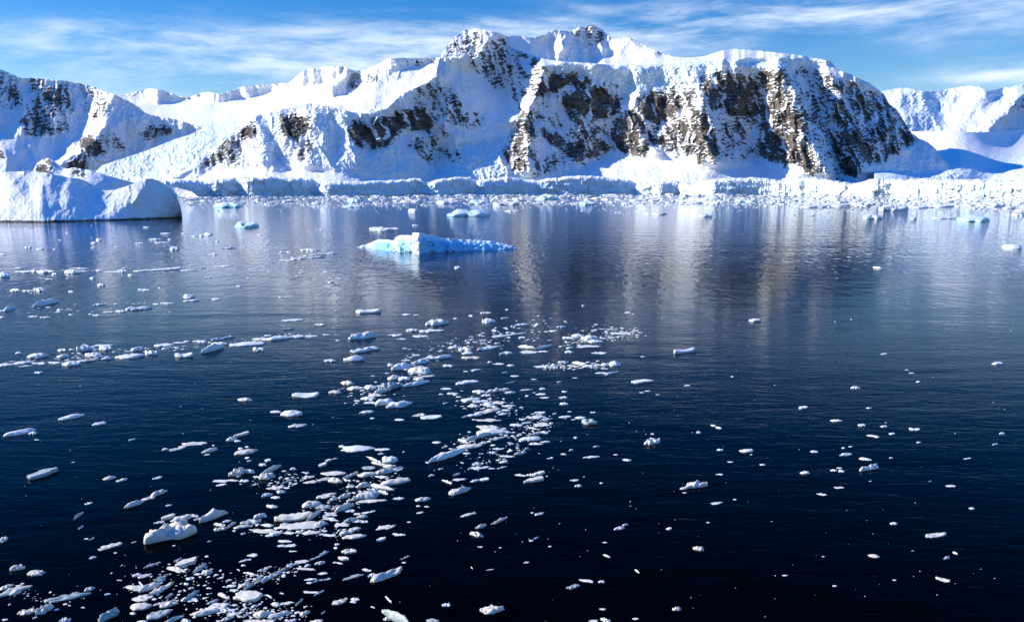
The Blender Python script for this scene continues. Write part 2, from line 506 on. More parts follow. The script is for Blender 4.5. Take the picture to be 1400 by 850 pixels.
# second summit behind the massif
tag(sheet('mountain', 688, 985,
      top=[(688, 52), (700, 49), (715, 50), (730, 52), (745, 47), (758, 41), (772, 42), (778, 44), (790, 38), (803, 36), (812, 35), (824, 41), (828, 46), (838, 54),
           (850, 52), (862, 52), (876, 59), (890, 67), (905, 73), (920, 78), (940, 79), (955, 78), (985, 76)],
      bot=[(688, 100), (985, 100)],
      base=[(688, 50, 5000), (760, 42, 5000), (812, 36, 5000), (862, 53, 4900), (955, 78, 4600), (688, 95, 4100), (760, 95, 4100), (850, 95, 4100), (960, 95, 4000), (800, 70, 4600)],
      mat=MT, yref=4600, seed=31,
      shade=[([(688, 52), (745, 48), (762, 40), (776, 44), (768, 48), (752, 52), (756, 66), (762, 74), (770, 66), (776, 50), (792, 46), (800, 60), (808, 74), (812, 86), (688, 90)], 1.0),
             ([(812, 38), (820, 42), (826, 52), (818, 60), (810, 50)], 0.7),
             ([(868, 55), (905, 73), (900, 75), (872, 60)], 0.8)],
      rock=[([(786, 42), (812, 37), (828, 48), (822, 62), (806, 62), (792, 56)], 0.30), ([(872, 56), (905, 73), (898, 73)], 0.8)],
      smooth=[([(830, 56), (862, 53), (985, 80), (985, 100), (810, 90)], 1.0), ([(688, 52), (740, 50), (755, 80), (688, 80)], 0.8)],
      flat=[([(820, 80), (985, 80), (985, 100), (760, 100)], 5.0)],
      ridges=[([(792, 40), (794, 60), (800, 80)], 9, 8, 8), ([(812, 36), (820, 60), (824, 84)], 14, 14, 10), ([(772, 42), (768, 66)], 14, 20, 10), ([(862, 52), (866, 62)], 4, 10, 10)],
      streak=(0.1, 4.0), rows=110, lam=1 / 90 ** 2, rockamp=1.1, jag=0.5, back=((60, -1), (200, -10))), kind='structure')

# mountain with the shaded cirque at the left
tag(sheet('mountain', -40, 282,
      top=[(-40, 84), (0, 95), (8, 98), (15, 101), (30, 107), (45, 107), (60, 108), (90, 111), (110, 114), (130, 120), (148, 127), (156, 129), (175, 138), (190, 147), (198, 154), (205, 157),
           (240, 163), (262, 170), (282, 176)],
      bot=[(-40, 264), (90, 264), (118, 246), (140, 226), (200, 206), (240, 190), (282, 178)],
      base=[(-40, 90, 4400), (60, 110, 4400), (155, 130, 3900), (282, 176, 4600), (-40, 150, 4000), (60, 150, 4150), (150, 165, 3600), (220, 180, 4100),
            (-40, 220, 3000), (60, 220, 3200), (130, 220, 3000), (200, 205, 3800), (240, 190, 4200), (40, 255, 2700), (100, 250, 2700)],
      mat=MT, yref=3800, seed=41, shade_fx=1.7,
      shade=[([(-40, 88), (108, 114), (118, 140), (128, 168), (112, 195), (84, 218), (50, 242), (-40, 246)], 0.62),
             ([(156, 130), (282, 176), (240, 190), (140, 226), (104, 214), (132, 188), (142, 160)], 0.62),
             ([(60, 110), (66, 112), (60, 124), (52, 130), (30, 120), (44, 112)], -0.5),
             ([(-40, 185), (4, 190), (10, 220), (8, 240), (-40, 246)], -0.4)],
      rock=[([(-10, 102), (25, 105), (28, 140), (10, 150), (-10, 140)], 0.34), ([(40, 110), (95, 116), (100, 150), (90, 182), (62, 186), (34, 184), (28, 170), (45, 140)], 0.42),
            ([(28, 166), (50, 162), (72, 178), (60, 188), (36, 186)], 0.55),
            ([(110, 116), (150, 128), (148, 150), (130, 165), (118, 150)], 0.34),
            ([(108, 195), (124, 186), (140, 198), (142, 210), (125, 216), (112, 210)], 0.92),
            ([(96, 222), (112, 214), (118, 232), (98, 236)], 0.9), ([(140, 186), (152, 182), (172, 200), (158, 204), (146, 196)], 0.42),
            ([(195, 184), (205, 174), (232, 170), (236, 182), (216, 190), (200, 194)], 0.55), ([(-10, 200), (6, 205), (6, 220), (-10, 220)], 0.8)],
      smooth=[([(-40, 190), (30, 186), (100, 188), (100, 215), (50, 242), (-40, 242)], 0.9)],
      flat=[([(-40, 190), (100, 190), (90, 214), (60, 236), (-40, 240)], 1.8)],
      ridges=[([(158, 128), (150, 160), (134, 188), (104, 212), (86, 222)], 26, 30, 60), ([(78, 108), (74, 140), (66, 180)], 7, 12, 16), ([(30, 108), (32, 150), (30, 180)], 7, 10, 16)],
      streak=(0.05, 3.2), rows=210, rockamp=0.95, jag=0.7, back=((60, -2), (180, -14))), kind='structure')

# snow-smothered glacier plain at the right
tag(sheet('glacier_terrain', 1195, 1445,
      top=[(1195, 181), (1250, 180), (1300, 179), (1340, 181), (1400, 178), (1445, 176)],
      bot=[(1195, 262), (1445, 264)],
      base=[(1195, 180, 7800), (1445, 178, 7800), (1195, 195, 3700), (1445, 195, 3900), (1195, 215, 3350), (1445, 215, 3400), (1195, 235, 3000), (1445, 235, 3000),
            (1195, 255, 2500), (1445, 255, 2500), (1300, 195, 3700), (1300, 235, 3000), (1300, 215, 3350)],
      mat=MT, yref=3400, seed=51, slope=5.5, drift=-0.1,
      sera=[([(1195, 236), (1290, 236), (1330, 214), (1445, 206), (1445, 264), (1195, 264)], 0.8)],
      smooth=[([(1195, 178), (1445, 174), (1445, 206), (1330, 214), (1290, 236), (1195, 236)], 0.9)],
      sera_amp=0.9, seraL=6.0, rows=150, lam=1 / 10 ** 2, snowamp=0.5, jag=0.2, back=((300, -1), (600, -4))), kind='structure')

# the great central massif
tag(sheet('mountain', 222, 1312,
      top=[(222, 264), (240, 252), (262, 236), (285, 208), (320, 180), (350, 158), (375, 152), (400, 146), (425, 141), (455, 147), (480, 153), (500, 156), (530, 148), (545, 132), (560, 124),
           (585, 113), (596, 104), (600, 82), (606, 70), (612, 62), (622, 50), (635, 41), (650, 39), (668, 41), (684, 46), (692, 50), (698, 62), (703, 67), (715, 71), (740, 80),
           (765, 84), (800, 86), (850, 90), (900, 88), (935, 81), (960, 78), (985, 70), (1005, 67), (1040, 70), (1070, 73), (1100, 77), (1125, 82), (1136, 84), (1142, 92), (1150, 98), (1162, 101),
           (1175, 108), (1188, 113), (1200, 122), (1208, 128), (1215, 141), (1226, 150), (1236, 166), (1245, 180), (1256, 189), (1268, 194), (1280, 204), (1296, 226), (1312, 244)],
      bot=[(222, 266), (1190, 264), (1230, 252), (1312, 245)],
      base=[(240, 252, 2600), (300, 205, 3000), (400, 150, 3400), (500, 158, 3400), (600, 110, 3900), (650, 42, 4400), (720, 75, 4100), (850, 90, 3900), (1000, 70, 3900), (1120, 84, 3700), (1200, 124, 3600), (1260, 190, 3800),
            (400, 200, 2900), (500, 200, 3000), (600, 160, 3500), (650, 100, 3950), (650, 160, 3600), (740, 150, 3450), (850, 150, 3400), (950, 120, 3350), (1050, 120, 3300), (1130, 130, 3300), (1200, 160, 3400),
            (650, 200, 3050), (740, 200, 2950), (850, 200, 2950), (950, 180, 3000), (1050, 180, 2980), (1150, 190, 2950), (1220, 210, 3100), (1262, 232, 2950),
            (300, 240, 2650), (400, 240, 2650), (500, 240, 2700), (600, 240, 2740), (700, 240, 2760), (800, 235, 2780), (900, 230, 2780), (1000, 235, 2740), (1100, 240, 2700), (1200, 245, 2620), (1262, 250, 2600),
            (300, 258, 2480), (500, 258, 2520), (700, 258, 2600), (900, 258, 2640), (1100, 258, 2600), (1262, 258, 2500)],
      mat=MT, yref=3200, seed=7,
      shade=[([(425, 141), (480, 153), (500, 156), (530, 148), (545, 132), (600, 108), (612, 105), (640, 140), (655, 170), (665, 190), (640, 200), (604, 208), (592, 240), (585, 256), (520, 256), (500, 244), (462, 236), (444, 216),
               (436, 200), (446, 190), (436, 172), (416, 160)], 0.8),
             ([(596, 80), (650, 76), (655, 70), (672, 52), (690, 47), (700, 65), (688, 100), (692, 125), (700, 150), (718, 155), (700, 185), (640, 197), (612, 105), (600, 95)], 1.15),
             ([(676, 60), (690, 70), (698, 84), (690, 100), (682, 90)], -0.5), ([(598, 79), (622, 48), (650, 37), (668, 39), (678, 52), (660, 68), (652, 78), (620, 80)], -1.5),
             ([(548, 136), (556, 140), (552, 166), (544, 152)], -0.8), ([(608, 190), (616, 174), (624, 186), (626, 212), (600, 216)], -0.9),
             ([(590, 166), (606, 158), (612, 176), (596, 186)], -0.7),
             ([(384, 160), (396, 158), (420, 175), (418, 195), (400, 212), (392, 206), (386, 180)], 0.6),
             ([(355, 225), (360, 205), (370, 195), (378, 215), (368, 232)], 0.5),
             ([(740, 97), (760, 94), (800, 92), (856, 92), (862, 118), (850, 152), (838, 146), (815, 118), (790, 119), (768, 126), (745, 130), (738, 114)], 1.0),
             ([(790, 120), (830, 120), (846, 136), (848, 154), (838, 164), (815, 164), (800, 152), (790, 138)], 1.25),
             ([(735, 134), (775, 140), (788, 160), (826, 162), (840, 200), (812, 218), (788, 234), (760, 240), (735, 242), (722, 216), (726, 190), (716, 168), (724, 160)], 0.9),
             ([(760, 160), (782, 150), (796, 176), (806, 200), (792, 206), (776, 180)], -0.7), ([(700, 236), (726, 220), (730, 240), (710, 246)], -0.8),
             ([(866, 128), (912, 122), (914, 152), (902, 172), (892, 178), (880, 160), (868, 148)], 1.2),
             ([(960, 126), (1000, 108), (1036, 106), (1041, 150), (1030, 174), (1027, 205), (1038, 226), (985, 230), (974, 204), (953, 152), (962, 142)], 1.15),
             ([(1000, 164), (1018, 164), (1026, 178), (1012, 180)], -0.8),
             ([(1060, 84), (1098, 80), (1106, 110), (1126, 132), (1136, 168), (1142, 196), (1162, 242), (1170, 250), (1140, 236), (1112, 206), (1100, 182), (1088, 152), (1076, 130), (1070, 106)], 1.1),
             ([(1140, 112), (1152, 99), (1200, 122), (1230, 155), (1268, 194), (1312, 240), (1268, 246), (1200, 242), (1176, 238), (1182, 222), (1150, 160)], 0.8),
             ([(1148, 170), (1156, 166), (1176, 196), (1186, 222), (1176, 218), (1160, 196)], -0.7),
             ([(855, 100), (864, 96), (858, 130), (848, 126)], 1.2), ([(950, 100), (964, 96), (958, 112), (946, 116)], 1.1), ([(986, 92), (998, 88), (1000, 100), (990, 102)], 1.0),
             ([(1014, 84), (1052, 83), (1052, 90), (1030, 98), (1008, 98)], 0.9), ([(876, 116), (896, 108), (900, 118), (878, 134)], 0.8),
             ([(640, 214), (668, 210), (660, 228), (640, 232)], 0.6), ([(684, 212), (694, 212), (704, 236), (696, 240), (684, 226)], 1.1)],
      cliffs=[[(740, 92), (765, 87), (800, 88), (850, 93), (858, 106), (840, 112), (800, 99), (764, 99), (742, 106)], [(985, 83), (1056, 80), (1104, 80), (1100, 95), (1062, 93), (1040, 99), (1000, 101), (985, 98)],
              [(425, 143), (480, 155), (500, 158), (530, 150), (560, 127), (604, 107), (612, 118), (565, 140), (540, 160), (490, 170), (440, 160)], [(860, 98), (905, 100), (900, 110), (866, 118)], [(1150, 100), (1200, 124), (1206, 134), (1186, 124), (1150, 110)]],
      rock=[([(960, 104), (1100, 94), (1150, 110), (1200, 130), (1250, 190), (1222, 214), (1180, 232), (1165, 248), (1100, 235), (1040, 215), (960, 225), (900, 205), (840, 214), (850, 160), (900, 120)], 0.22), ([(740, 110), (850, 118), (850, 214), (760, 232), (700, 232), (700, 170)], 0.10), ([(1130, 112), (1160, 110), (1200, 130), (1250, 190), (1222, 214), (1180, 232), (1165, 246), (1140, 200)], 0.40), ([(1036, 98), (1062, 100), (1100, 180), (1120, 235), (1036, 214)], 0.42),
            ([(278, 230), (296, 206), (318, 186), (344, 166), (352, 172), (346, 190), (330, 206), (326, 222), (312, 224), (308, 210), (296, 222)], 0.66),
            ([(384, 158), (418, 160), (422, 174), (412, 196), (400, 190), (386, 182)], 0.88), ([(410, 200), (424, 192), (416, 222), (408, 218)], 0.5),
            ([(478, 170), (500, 166), (540, 160), (554, 154), (562, 164), (545, 182), (528, 200), (498, 206), (484, 196), (478, 184)], 0.86),
            ([(540, 156), (562, 150), (586, 152), (600, 160), (588, 176), (560, 180), (545, 172)], 0.86),
            ([(602, 148), (640, 152), (664, 164), (660, 176), (634, 176), (620, 166), (606, 176)], 0.5), ([(560, 190), (590, 188), (598, 200), (576, 206), (562, 200)], 0.55),
            ([(574, 176), (610, 168), (612, 186), (590, 190)], 0.6),
            ([(572, 206), (628, 206), (628, 220), (580, 222)], 0.42), ([(555, 125), (600, 115), (625, 130), (640, 150), (600, 148), (565, 148)], 0.30),
            ([(603, 78), (622, 54), (650, 45), (662, 52), (652, 74)], 0.36), ([(640, 80), (668, 60), (690, 48), (698, 66), (690, 92), (688, 120), (672, 118), (656, 96)], 0.50),
            ([(700, 70), (740, 86), (752, 96), (740, 130), (716, 148), (700, 128), (690, 108)], 0.30),
            ([(738, 112), (760, 101), (786, 101), (814, 114), (800, 120), (768, 119), (748, 132), (736, 130)], 0.88),
            ([(768, 132), (790, 122), (826, 118), (846, 134), (848, 152), (832, 160), (808, 166), (790, 154), (772, 148)], 0.92),
            ([(770, 140), (790, 150), (800, 170), (786, 172), (772, 158)], 0.62),
            ([(688, 205), (706, 164), (722, 150), (744, 150), (746, 162), (728, 168), (732, 214), (712, 236), (694, 226)], 0.62),
            ([(740, 178), (760, 184), (776, 196), (806, 196), (834, 192), (836, 204), (812, 216), (784, 222), (766, 206), (744, 192)], 0.80),
            ([(782, 160), (800, 158), (816, 184), (806, 200), (790, 196)], 0.6), ([(744, 222), (756, 220), (758, 234), (746, 236)], 0.85), ([(730, 222), (740, 222), (738, 238), (730, 238)], 0.8),
            ([(832, 180), (842, 160), (856, 152), (872, 154), (884, 172), (898, 192), (888, 208), (866, 216), (842, 206)], 0.80),
            ([(868, 138), (886, 128), (914, 124), (936, 128), (950, 124), (944, 142), (926, 152), (914, 158), (902, 170), (884, 166), (872, 154)], 0.88),
            ([(894, 194), (914, 176), (936, 160), (956, 150), (968, 162), (978, 192), (986, 220), (956, 212), (930, 206), (906, 206)], 0.78),
            ([(952, 216), (964, 212), (960, 224), (948, 226)], 0.9),
            ([(960, 106), (990, 100), (1004, 98), (1038, 114), (1041, 146), (1032, 162), (1004, 158), (976, 152), (962, 136)], 0.88),
            ([(984, 164), (1004, 168), (1022, 182), (1030, 206), (1004, 200), (990, 182)], 0.55),
            ([(1036, 96), (1072, 100), (1084, 140), (1104, 176), (1112, 204), (1100, 210), (1078, 190), (1048, 190), (1036, 182), (1040, 150), (1046, 130)], 0.70),
            ([(1034, 190), (1050, 176), (1078, 190), (1100, 208), (1120, 232), (1116, 240), (1086, 226), (1050, 216), (1036, 214)], 0.80),
            ([(1098, 92), (1136, 106), (1148, 140), (1136, 150), (1120, 130), (1106, 112)], 0.45), ([(1110, 135), (1135, 160), (1142, 200), (1120, 196), (1106, 160)], 0.45),
            ([(1136, 150), (1152, 140), (1170, 160), (1180, 200), (1168, 206), (1148, 190)], 0.72), ([(1136, 208), (1152, 194), (1170, 206), (1180, 226), (1176, 236), (1164, 246), (1150, 236)], 0.86),
            ([(1160, 120), (1180, 128), (1200, 150), (1224, 200), (1224, 214), (1200, 196), (1176, 160), (1160, 140)], 0.66),
            ([(1170, 180), (1190, 190), (1206, 222), (1196, 226), (1176, 204)], 0.7),
            ([(1200, 134), (1216, 144), (1240, 172), (1252, 192), (1240, 202), (1226, 186), (1206, 156)], 0.60)],
      sera=[([(600, 200), (640, 192), (690, 186), (700, 236), (740, 244), (740, 262), (580, 262), (570, 236), (590, 214)], 1.0),
            ([(740, 88), (860, 92), (960, 84), (1100, 76), (1140, 86), (1140, 92), (1100, 94), (1040, 98), (990, 102), (960, 116), (930, 124), (900, 124), (866, 134), (850, 150), (840, 124), (820, 112), (740, 96)], 0.9),
            ([(1150, 98), (1200, 120), (1222, 148), (1212, 146), (1190, 126), (1150, 112)], 0.6),
            ([(345, 160), (430, 142), (440, 150), (392, 158), (362, 190), (345, 190)], 0.5),
            ([(430, 150), (480, 156), (540, 146), (600, 112), (620, 130), (560, 150), (500, 166), (440, 200), (450, 230), (430, 220)], 0.8),
            ([(340, 200), (380, 180), (392, 210), (376, 228), (350, 224)], 0.8), ([(440, 200), (560, 190), (590, 240), (500, 240), (450, 232)], 0.5)],
      smooth=[([(240, 262), (262, 236), (330, 226), (430, 230), (470, 238), (560, 250), (560, 266), (230, 266)], 1.0),
              ([(640, 130), (690, 128), (712, 155), (690, 188), (650, 192)], 0.9),
              ([(780, 246), (830, 210), (900, 206), (960, 224), (1030, 226), (1060, 214), (1120, 238), (1200, 240), (1268, 238), (1268, 266), (760, 266)], 1.0),
              ([(690, 66), (760, 84), (940, 79), (1005, 66), (1130, 80), (1060, 82), (960, 90), (880, 94), (740, 92)], 1.0)],
      flat=[([(235, 266), (290, 232), (440, 234), (560, 252), (600, 256), (600, 266)], 3.0), ([(600, 266), (600, 250), (700, 246), (780, 244), (830, 216), (960, 226), (1120, 240), (1268, 240), (1268, 266)], 2.4),
            ([(640, 160), (700, 160), (690, 186), (650, 190)], 2.0),
            ([(690, 60), (1140, 60), (1136, 84), (1060, 80), (985, 84), (940, 92), (850, 94), (740, 88)], 5.0),
            ([(600, 206), (690, 190), (700, 240), (590, 240)], 1.8)],
      ridges=[([(684, 44), (670, 54), (657, 72), (650, 80)], 40, 62, 16), ([(744, 92), (738, 120), (724, 150), (716, 166)], 34, 46, 14),
              ([(960, 132), (974, 170), (986, 222)], 30, 55, 16), ([(1064, 92), (1090, 130), (1106, 176), (1132, 238)], 38, 66, 20),
              ([(1132, 100), (1142, 150), (1160, 200), (1180, 236)], 20, 20, 50), ([(848, 148), (870, 176), (896, 208)], 20, 42, 12), ([(704, 160), (726, 186), (722, 234)], 20, 30, 14),
              ([(430, 158), (418, 190), (420, 226)], 16, 38, 18), ([(346, 160), (362, 200), (374, 232)], 14, 36, 14), ([(545, 134), (556, 172)], 9, 14, 10), ([(600, 168), (618, 186), (630, 214)], 11, 22, 10),
              ([(512, 170), (530, 200), (540, 236)], 9, 16, 30), ([(470, 160), (476, 200), (500, 236)], 9, 16, 30), ([(1172, 112), (1200, 160), (1228, 206)], 10, 14, 22), ([(916, 124), (922, 156)], 10, 22, 8)],
      chutes=0.8, facet=1.0, streak=(-0.30, 2.6), rows=340, cstep=0.68, sera_amp=0.85, seraL=6.0, rockamp=1.25, jag=0.55, slope=0.85, drift=-0.7, shade_fx=1.6, lam=1 / 200 ** 2), kind='structure')

# low snow hill and boulders between the islet and the shore
tag(sheet('snow_hill', -40, 300,
      top=[(-40, 214), (0, 216), (5, 224), (8, 238), (20, 240), (44, 236), (50, 224), (58, 218), (66, 216), (72, 219), (82, 228), (92, 231), (100, 229), (112, 231), (126, 233), (150, 241), (180, 249), (210, 252), (240, 256), (262, 262), (275, 272), (300, 280)],
      bot=[(-40, 284), (300, 284)],
      base=[(-40, 240, 1500), (100, 240, 1500), (250, 258, 1700), (-40, 268, 1250), (100, 268, 1250), (280, 268, 1500), (0, 220, 1600), (62, 222, 1500)],
      mat=MT, yref=1400, seed=61, slope=1.6,
      shade=[([(112, 256), (150, 248), (186, 250), (160, 262), (120, 266)], 0.9), ([(72, 218), (84, 230), (90, 240), (74, 238), (68, 228)], 0.9), ([(96, 228), (116, 232), (116, 240), (98, 238)], 0.8)],
      rock=[([(50, 236), (56, 222), (68, 218), (72, 226), (70, 238), (58, 240)], 0.62), ([(98, 231), (116, 232), (117, 240), (100, 240)], 0.8)],
      smooth=[([(78, 238), (300, 236), (300, 275), (-40, 275), (-40, 242), (44, 240)], 1.0)],
      sera=[([(-40, 214), (8, 216), (8, 240), (-40, 240)], 0.7)],
      rows=70, cstep=1.0, snowamp=0.8, rockamp=0.7, lam=1 / 25 ** 2, jag=0.5, back=((30, -2), (80, -8))), kind='structure')

# the ice cliff along the shore
cl_top = [(215, 254), (240, 252), (262, 250), (300, 250), (325, 248), (350, 247), (400, 247), (425, 249), (431, 254), (437, 258), (446, 254), (470, 253), (510, 251), (545, 250), (575, 249), (588, 253), (600, 249), (640, 246), (652, 251),
          (664, 249), (690, 247), (715, 249), (735, 250), (760, 245), (800, 245), (840, 247), (860, 250), (870, 256), (890, 254), (905, 251), (925, 250), (945, 255), (972, 249), (1010, 247), (1050, 247), (1062, 250), (1090, 248), (1130, 250), (1148, 252), (1170, 256),
          (1188, 250), (1216, 249), (1240, 250), (1290, 249), (1340, 251), (1400, 252), (1445, 254)]
cl_bot = [(215, 269.5), (300, 268.6), (500, 267.5), (640, 266.2), (740, 266.0), (850, 265.6), (1000, 266.2), (1100, 266.6), (1216, 268.2), (1300, 269), (1445, 270.5)]
sh = [(228, 282), (300, 326), (345, 356), (358, 395), (398, 428), (447, 500), (496, 572), (600, 650), (660, 690), (694, 732), (846, 864), (904, 926), (976, 1010), (1006, 1056), (1062, 1084), (1090, 1130), (1140, 1168), (1190, 1216)]
cols_ = np.arange(215, 1445.1, 0.6)
ytc = curve(cl_top, cols_) + 1.6 * fbm(cols_ / 14, cols_ * 0, 3, 5) + 2.4 * fbm(cols_ / 60, cols_ * 0 + 7, 2, 15) + 0.25 * perlin(cols_ / 2.4, cols_ * 0 + 3, 6)
ybc = curve(cl_bot, cols_)
y0 = water_depth(ybc)
slopes = np.full(cols_.shape, -0.85)
for a_, b_ in sh:
    slopes[(cols_ > a_) & (cols_ < b_)] = 1.5
mppc = 2300 / F_PX
slopes = np.convolve(np.pad(slopes, 6, mode='edge'), np.ones(13) / 13, 'valid')
dep = 0.75 * np.cumsum((slopes - np.convolve(slopes, np.ones(301) / 301, 'same')) * 0.6 * mppc)
dep = dep - np.convolve(np.pad(dep, 150, mode='edge'), np.ones(301) / 301, 'valid')
tt = np.linspace(0, 1, 46)[:, None]
PXc = np.broadcast_to(cols_[None, :], (46, len(cols_)))
PYc = ybc[None] * (1 - tt) + ytc[None] * tt
wd_, wv_ = worley(PXc / 6.5, PYc / 10, 91)
wd2_, wv2_ = worley(PXc / 2.8, PYc / 3.2, 92)
nn_ = fbm(PXc / 20, PYc / 9, 3, 93)
Dc = (y0 + dep - dep.min() * 0.3)[None] + mppc * ((wv_ - 0.5) * 2.6 + (wv2_ - 0.5) * 1.0 - 2.2 * np.clip(ridged(PXc / 9, PYc / 60, 2, 98) - 0.9, 0, 1) + 2.2 * nn_ + 4.0 * tt ** 1.3) 
Zb = None
Xc, Yc, Zc = at_depth(PXc, PYc, Dc)
k = 3
Zc[:k] = np.linspace(-4, 0.0, k)[:, None] + 0 * Zc[:k]
XB, YB, ZB = [Xc], [Yc], [Zc]
for dy, dz in ((50, 6), (150, 9), (320, -6)):
    XB.append((Xc[-1] * (1 + dy / Yc[-1]))[None]); YB.append((Yc[-1] + dy)[None]); ZB.append((Zc[-1] + dz)[None])
rr = 49
ic = np.clip(0.62 + 0.5 * fbm(PXc / 9, PYc / 7, 3, 95) - 0.55 * tt ** 4, 0.05, 1)
tag(grid_mesh('ice_cliff_terrain', np.vstack(XB), np.vstack(YB), np.vstack(ZB), MT, {'rock': np.full((rr, len(cols_)), -1.0), 'ice': np.vstack([ic, np.zeros((3, len(cols_)))])}), kind='structure')


# ------------------------------------------------------------------ the sea
def water_mat():
    m, t = new_mat('sea_water')
    pos = t.n('ShaderNodeNewGeometry').outputs['Position']
    # slow patches of ruffled and calm water
    patch = t.noise(t.mapping(pos, (0.006, 0.0035, 1)), 1.0, 4, 0.55, 0.4)
    ruff = t.ramp(patch, 0.38, 0.62, 0.55, 1.35)
    # wind ripples, crests running across the view and turned a little
    w1 = t.noise(t.mapping(pos, (0.55, 1.35, 1), (0, 0, math.radians(-14))), 0.85, 3, 0.55, 0.6)
    w2 = t.noise(t.mapping(pos, (0.9, 2.1, 1), (0, 0, math.radians(22))), 1.5, 3, 0.6, 0.5)
    w3 = t.noise(t.mapping(pos, (0.10, 0.26, 1), (0, 0, math.radians(-6))), 1.0, 3, 0.5, 0.8)
    w4 = t.noise(t.mapping(pos, (0.035, 0.085, 1), (0, 0, math.radians(8))), 1.0, 3, 0.5, 0.6)
    py_ = t.n('ShaderNodeSeparateXYZ', ins={0: pos}).outputs[1]
    near = t.ramp(py_, 45.0, 150.0, 1.5, 0.55)          # the breeze reaches the water near the ship
    h = t.math('ADD', t.math('MULTIPLY', w1, 0.030), t.math('MULTIPLY', w2, 0.011))
    h = t.math('MULTIPLY', t.math('MULTIPLY', h, ruff), near)
    h = t.math('ADD', h, t.math('ADD', t.math('MULTIPLY', w3, 0.035), t.math('MULTIPLY', w4, 0.10)))
    w5 = t.noise(t.mapping(pos, (0.75, 0.22, 1), (0, 0, math.radians(5))), 1.0, 2, 0.5, 0.3)
    h = t.math('ADD', h, t.math('MULTIPLY', w5, t.ramp(py_, 70.0, 220.0, 0.0, 0.14)))
    bmp = t.n('ShaderNodeBump', ins={'Strength': 1.0, 'Distance': 1.0, 'Height': h})
    lw = t.n('ShaderNodeLayerWeight', ins={'Blend': 0.5, 'Normal': bmp.outputs[0]}).outputs['Facing']
    fr = t.math('MULTIPLY', t.math('POWER', lw, 9.2), 1.15, clamp=True)
    gl = t.n('ShaderNodeBsdfGlossy', ins={'Color': (0.93, 0.95, 0.98, 1), 'Roughness': 0.02, 'Normal': bmp.outputs[0]})
    df = t.n('ShaderNodeBsdfDiffuse', ins={'Color': (0.0001, 0.0004, 0.0014, 1)})
    mx = t.n('ShaderNodeMixShader', ins={0: fr, 1: df.outputs[0], 2: gl.outputs[0]})
    t.n('ShaderNodeOutputMaterial', ins={'Surface': mx.outputs[0]})
    return m


xs = np.array([-12000, -3000, -600, 0, 600, 3000, 12000.]); ys = np.array([-400, 0, 200, 800, 3000, 9000.])
gx_, gy_ = np.meshgrid(xs, ys)
tag(grid_mesh('sea_water', gx_, gy_, gx_ * 0.0, water_mat(), smooth=False), kind='structure')

# ------------------------------------------------------------------ ice afloat
def berg_mat(name, white, blue, s):
    m, t = new_mat(name)
    pos = t.n('ShaderNodeNewGeometry').outputs['Position']
    ice = t.n('ShaderNodeAttribute', attribute_name='ice').outputs['Fac']
    n1 = t.noise(pos, 1.1 / s, 5, 0.6)
    n2 = t.noise(pos, 4.5 / s, 4, 0.6)
    f = t.math('ADD', ice, t.math('MULTIPLY', t.math('SUBTRACT', n1, 0.5), 0.3), clamp=True)
    col = t.mix(f, white, blue)
    bmp = t.n('ShaderNodeBump', ins={'Strength': 0.5, 'Distance': 0.12 * s, 'Height': t.math('ADD', n1, t.math('MULTIPLY', n2, 0.4))})
    b = t.n('ShaderNodeBsdfPrincipled', ins={'Base Color': col, 'Roughness': 0.42, 'Specular IOR Level': 0.35, 'Normal': bmp.outputs[0]})
    t.n('ShaderNodeOutputMaterial', ins={'Surface': b.outputs[0]})
    return m


M_FLOE = berg_mat('floe_snow', (0.84, 0.80, 0.74, 1), (0.52, 0.62, 0.64, 1), 0.6)
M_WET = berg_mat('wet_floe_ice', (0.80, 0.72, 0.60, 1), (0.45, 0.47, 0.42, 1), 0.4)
M_BERG = berg_mat('blue_berg', (0.80, 0.88, 0.91, 1), (0.26, 0.60, 0.84, 1), 3.0)
M_GLASS = berg_mat('glassy_ice', (0.46, 0.50, 0.48, 1), (0.20, 0.27, 0.28, 1), 0.5)
M_TEAL = berg_mat('teal_berg', (0.80, 0.86, 0.87, 1), (0.24, 0.60, 0.70, 1), 6.0)
M_ROCK = None

# the rounded snow-capped berg at the left, its dark wet foot on the waterline
islet = sheet('iceberg', -42, 249.5,
      top=[(-42, 238), (0, 238), (8, 235.5), (20, 234.5), (40, 234), (58, 235.5), (70, 238), (86, 241), (96, 243), (108, 244), (116, 247), (122, 250), (132, 256), (139, 260), (152, 260), (162, 258),
           (175, 254), (190, 248), (200, 244.5), (208, 244.5), (216, 247), (224, 251), (232, 258), (239, 266), (244, 274), (247, 282), (249.5, 296)],
      bot=[(-42, 303.5), (60, 304), (130, 302), (200, 300), (249.5, 298)],
      base=[(-42, 300, 402), (60, 300, 402), (150, 300, 425), (246, 296, 452), (-42, 240, 455), (60, 238, 455), (120, 252, 436), (150, 264, 440), (205, 246, 450), (245, 280, 470)],
      mat=MT_NEAR, yref=420, seed=71, drift=-0.45, shade_fx=1.0, slope=0.9, lam=1 / 60 ** 2,
      shade=[([(60, 246), (76, 244), (100, 248), (118, 254), (130, 262), (124, 268), (156, 290), (156, 306), (-42, 308), (-42, 300), (48, 293), (58, 272)], 0.8),
             ([(204, 244), (226, 252), (250, 285), (250, 300), (160, 302), (158, 290), (182, 278), (196, 260)], 0.8),
             ([(40, 250), (52, 244), (62, 246), (56, 252)], 1.2), ([(18, 248), (32, 244), (42, 256), (44, 264), (28, 264), (24, 256)], 1.0),
             ([(124, 265), (150, 258), (200, 246), (204, 252), (190, 262), (178, 278), (157, 288)], -0.7)],
      smooth=[([(-42, 230), (255, 230), (255, 310), (-42, 310)], 0.72)],
      snowamp=1.0, rows=150, cstep=0.6, jag=0.2, back=(), fit=True, shade_fz=0.9)
me = islet.data
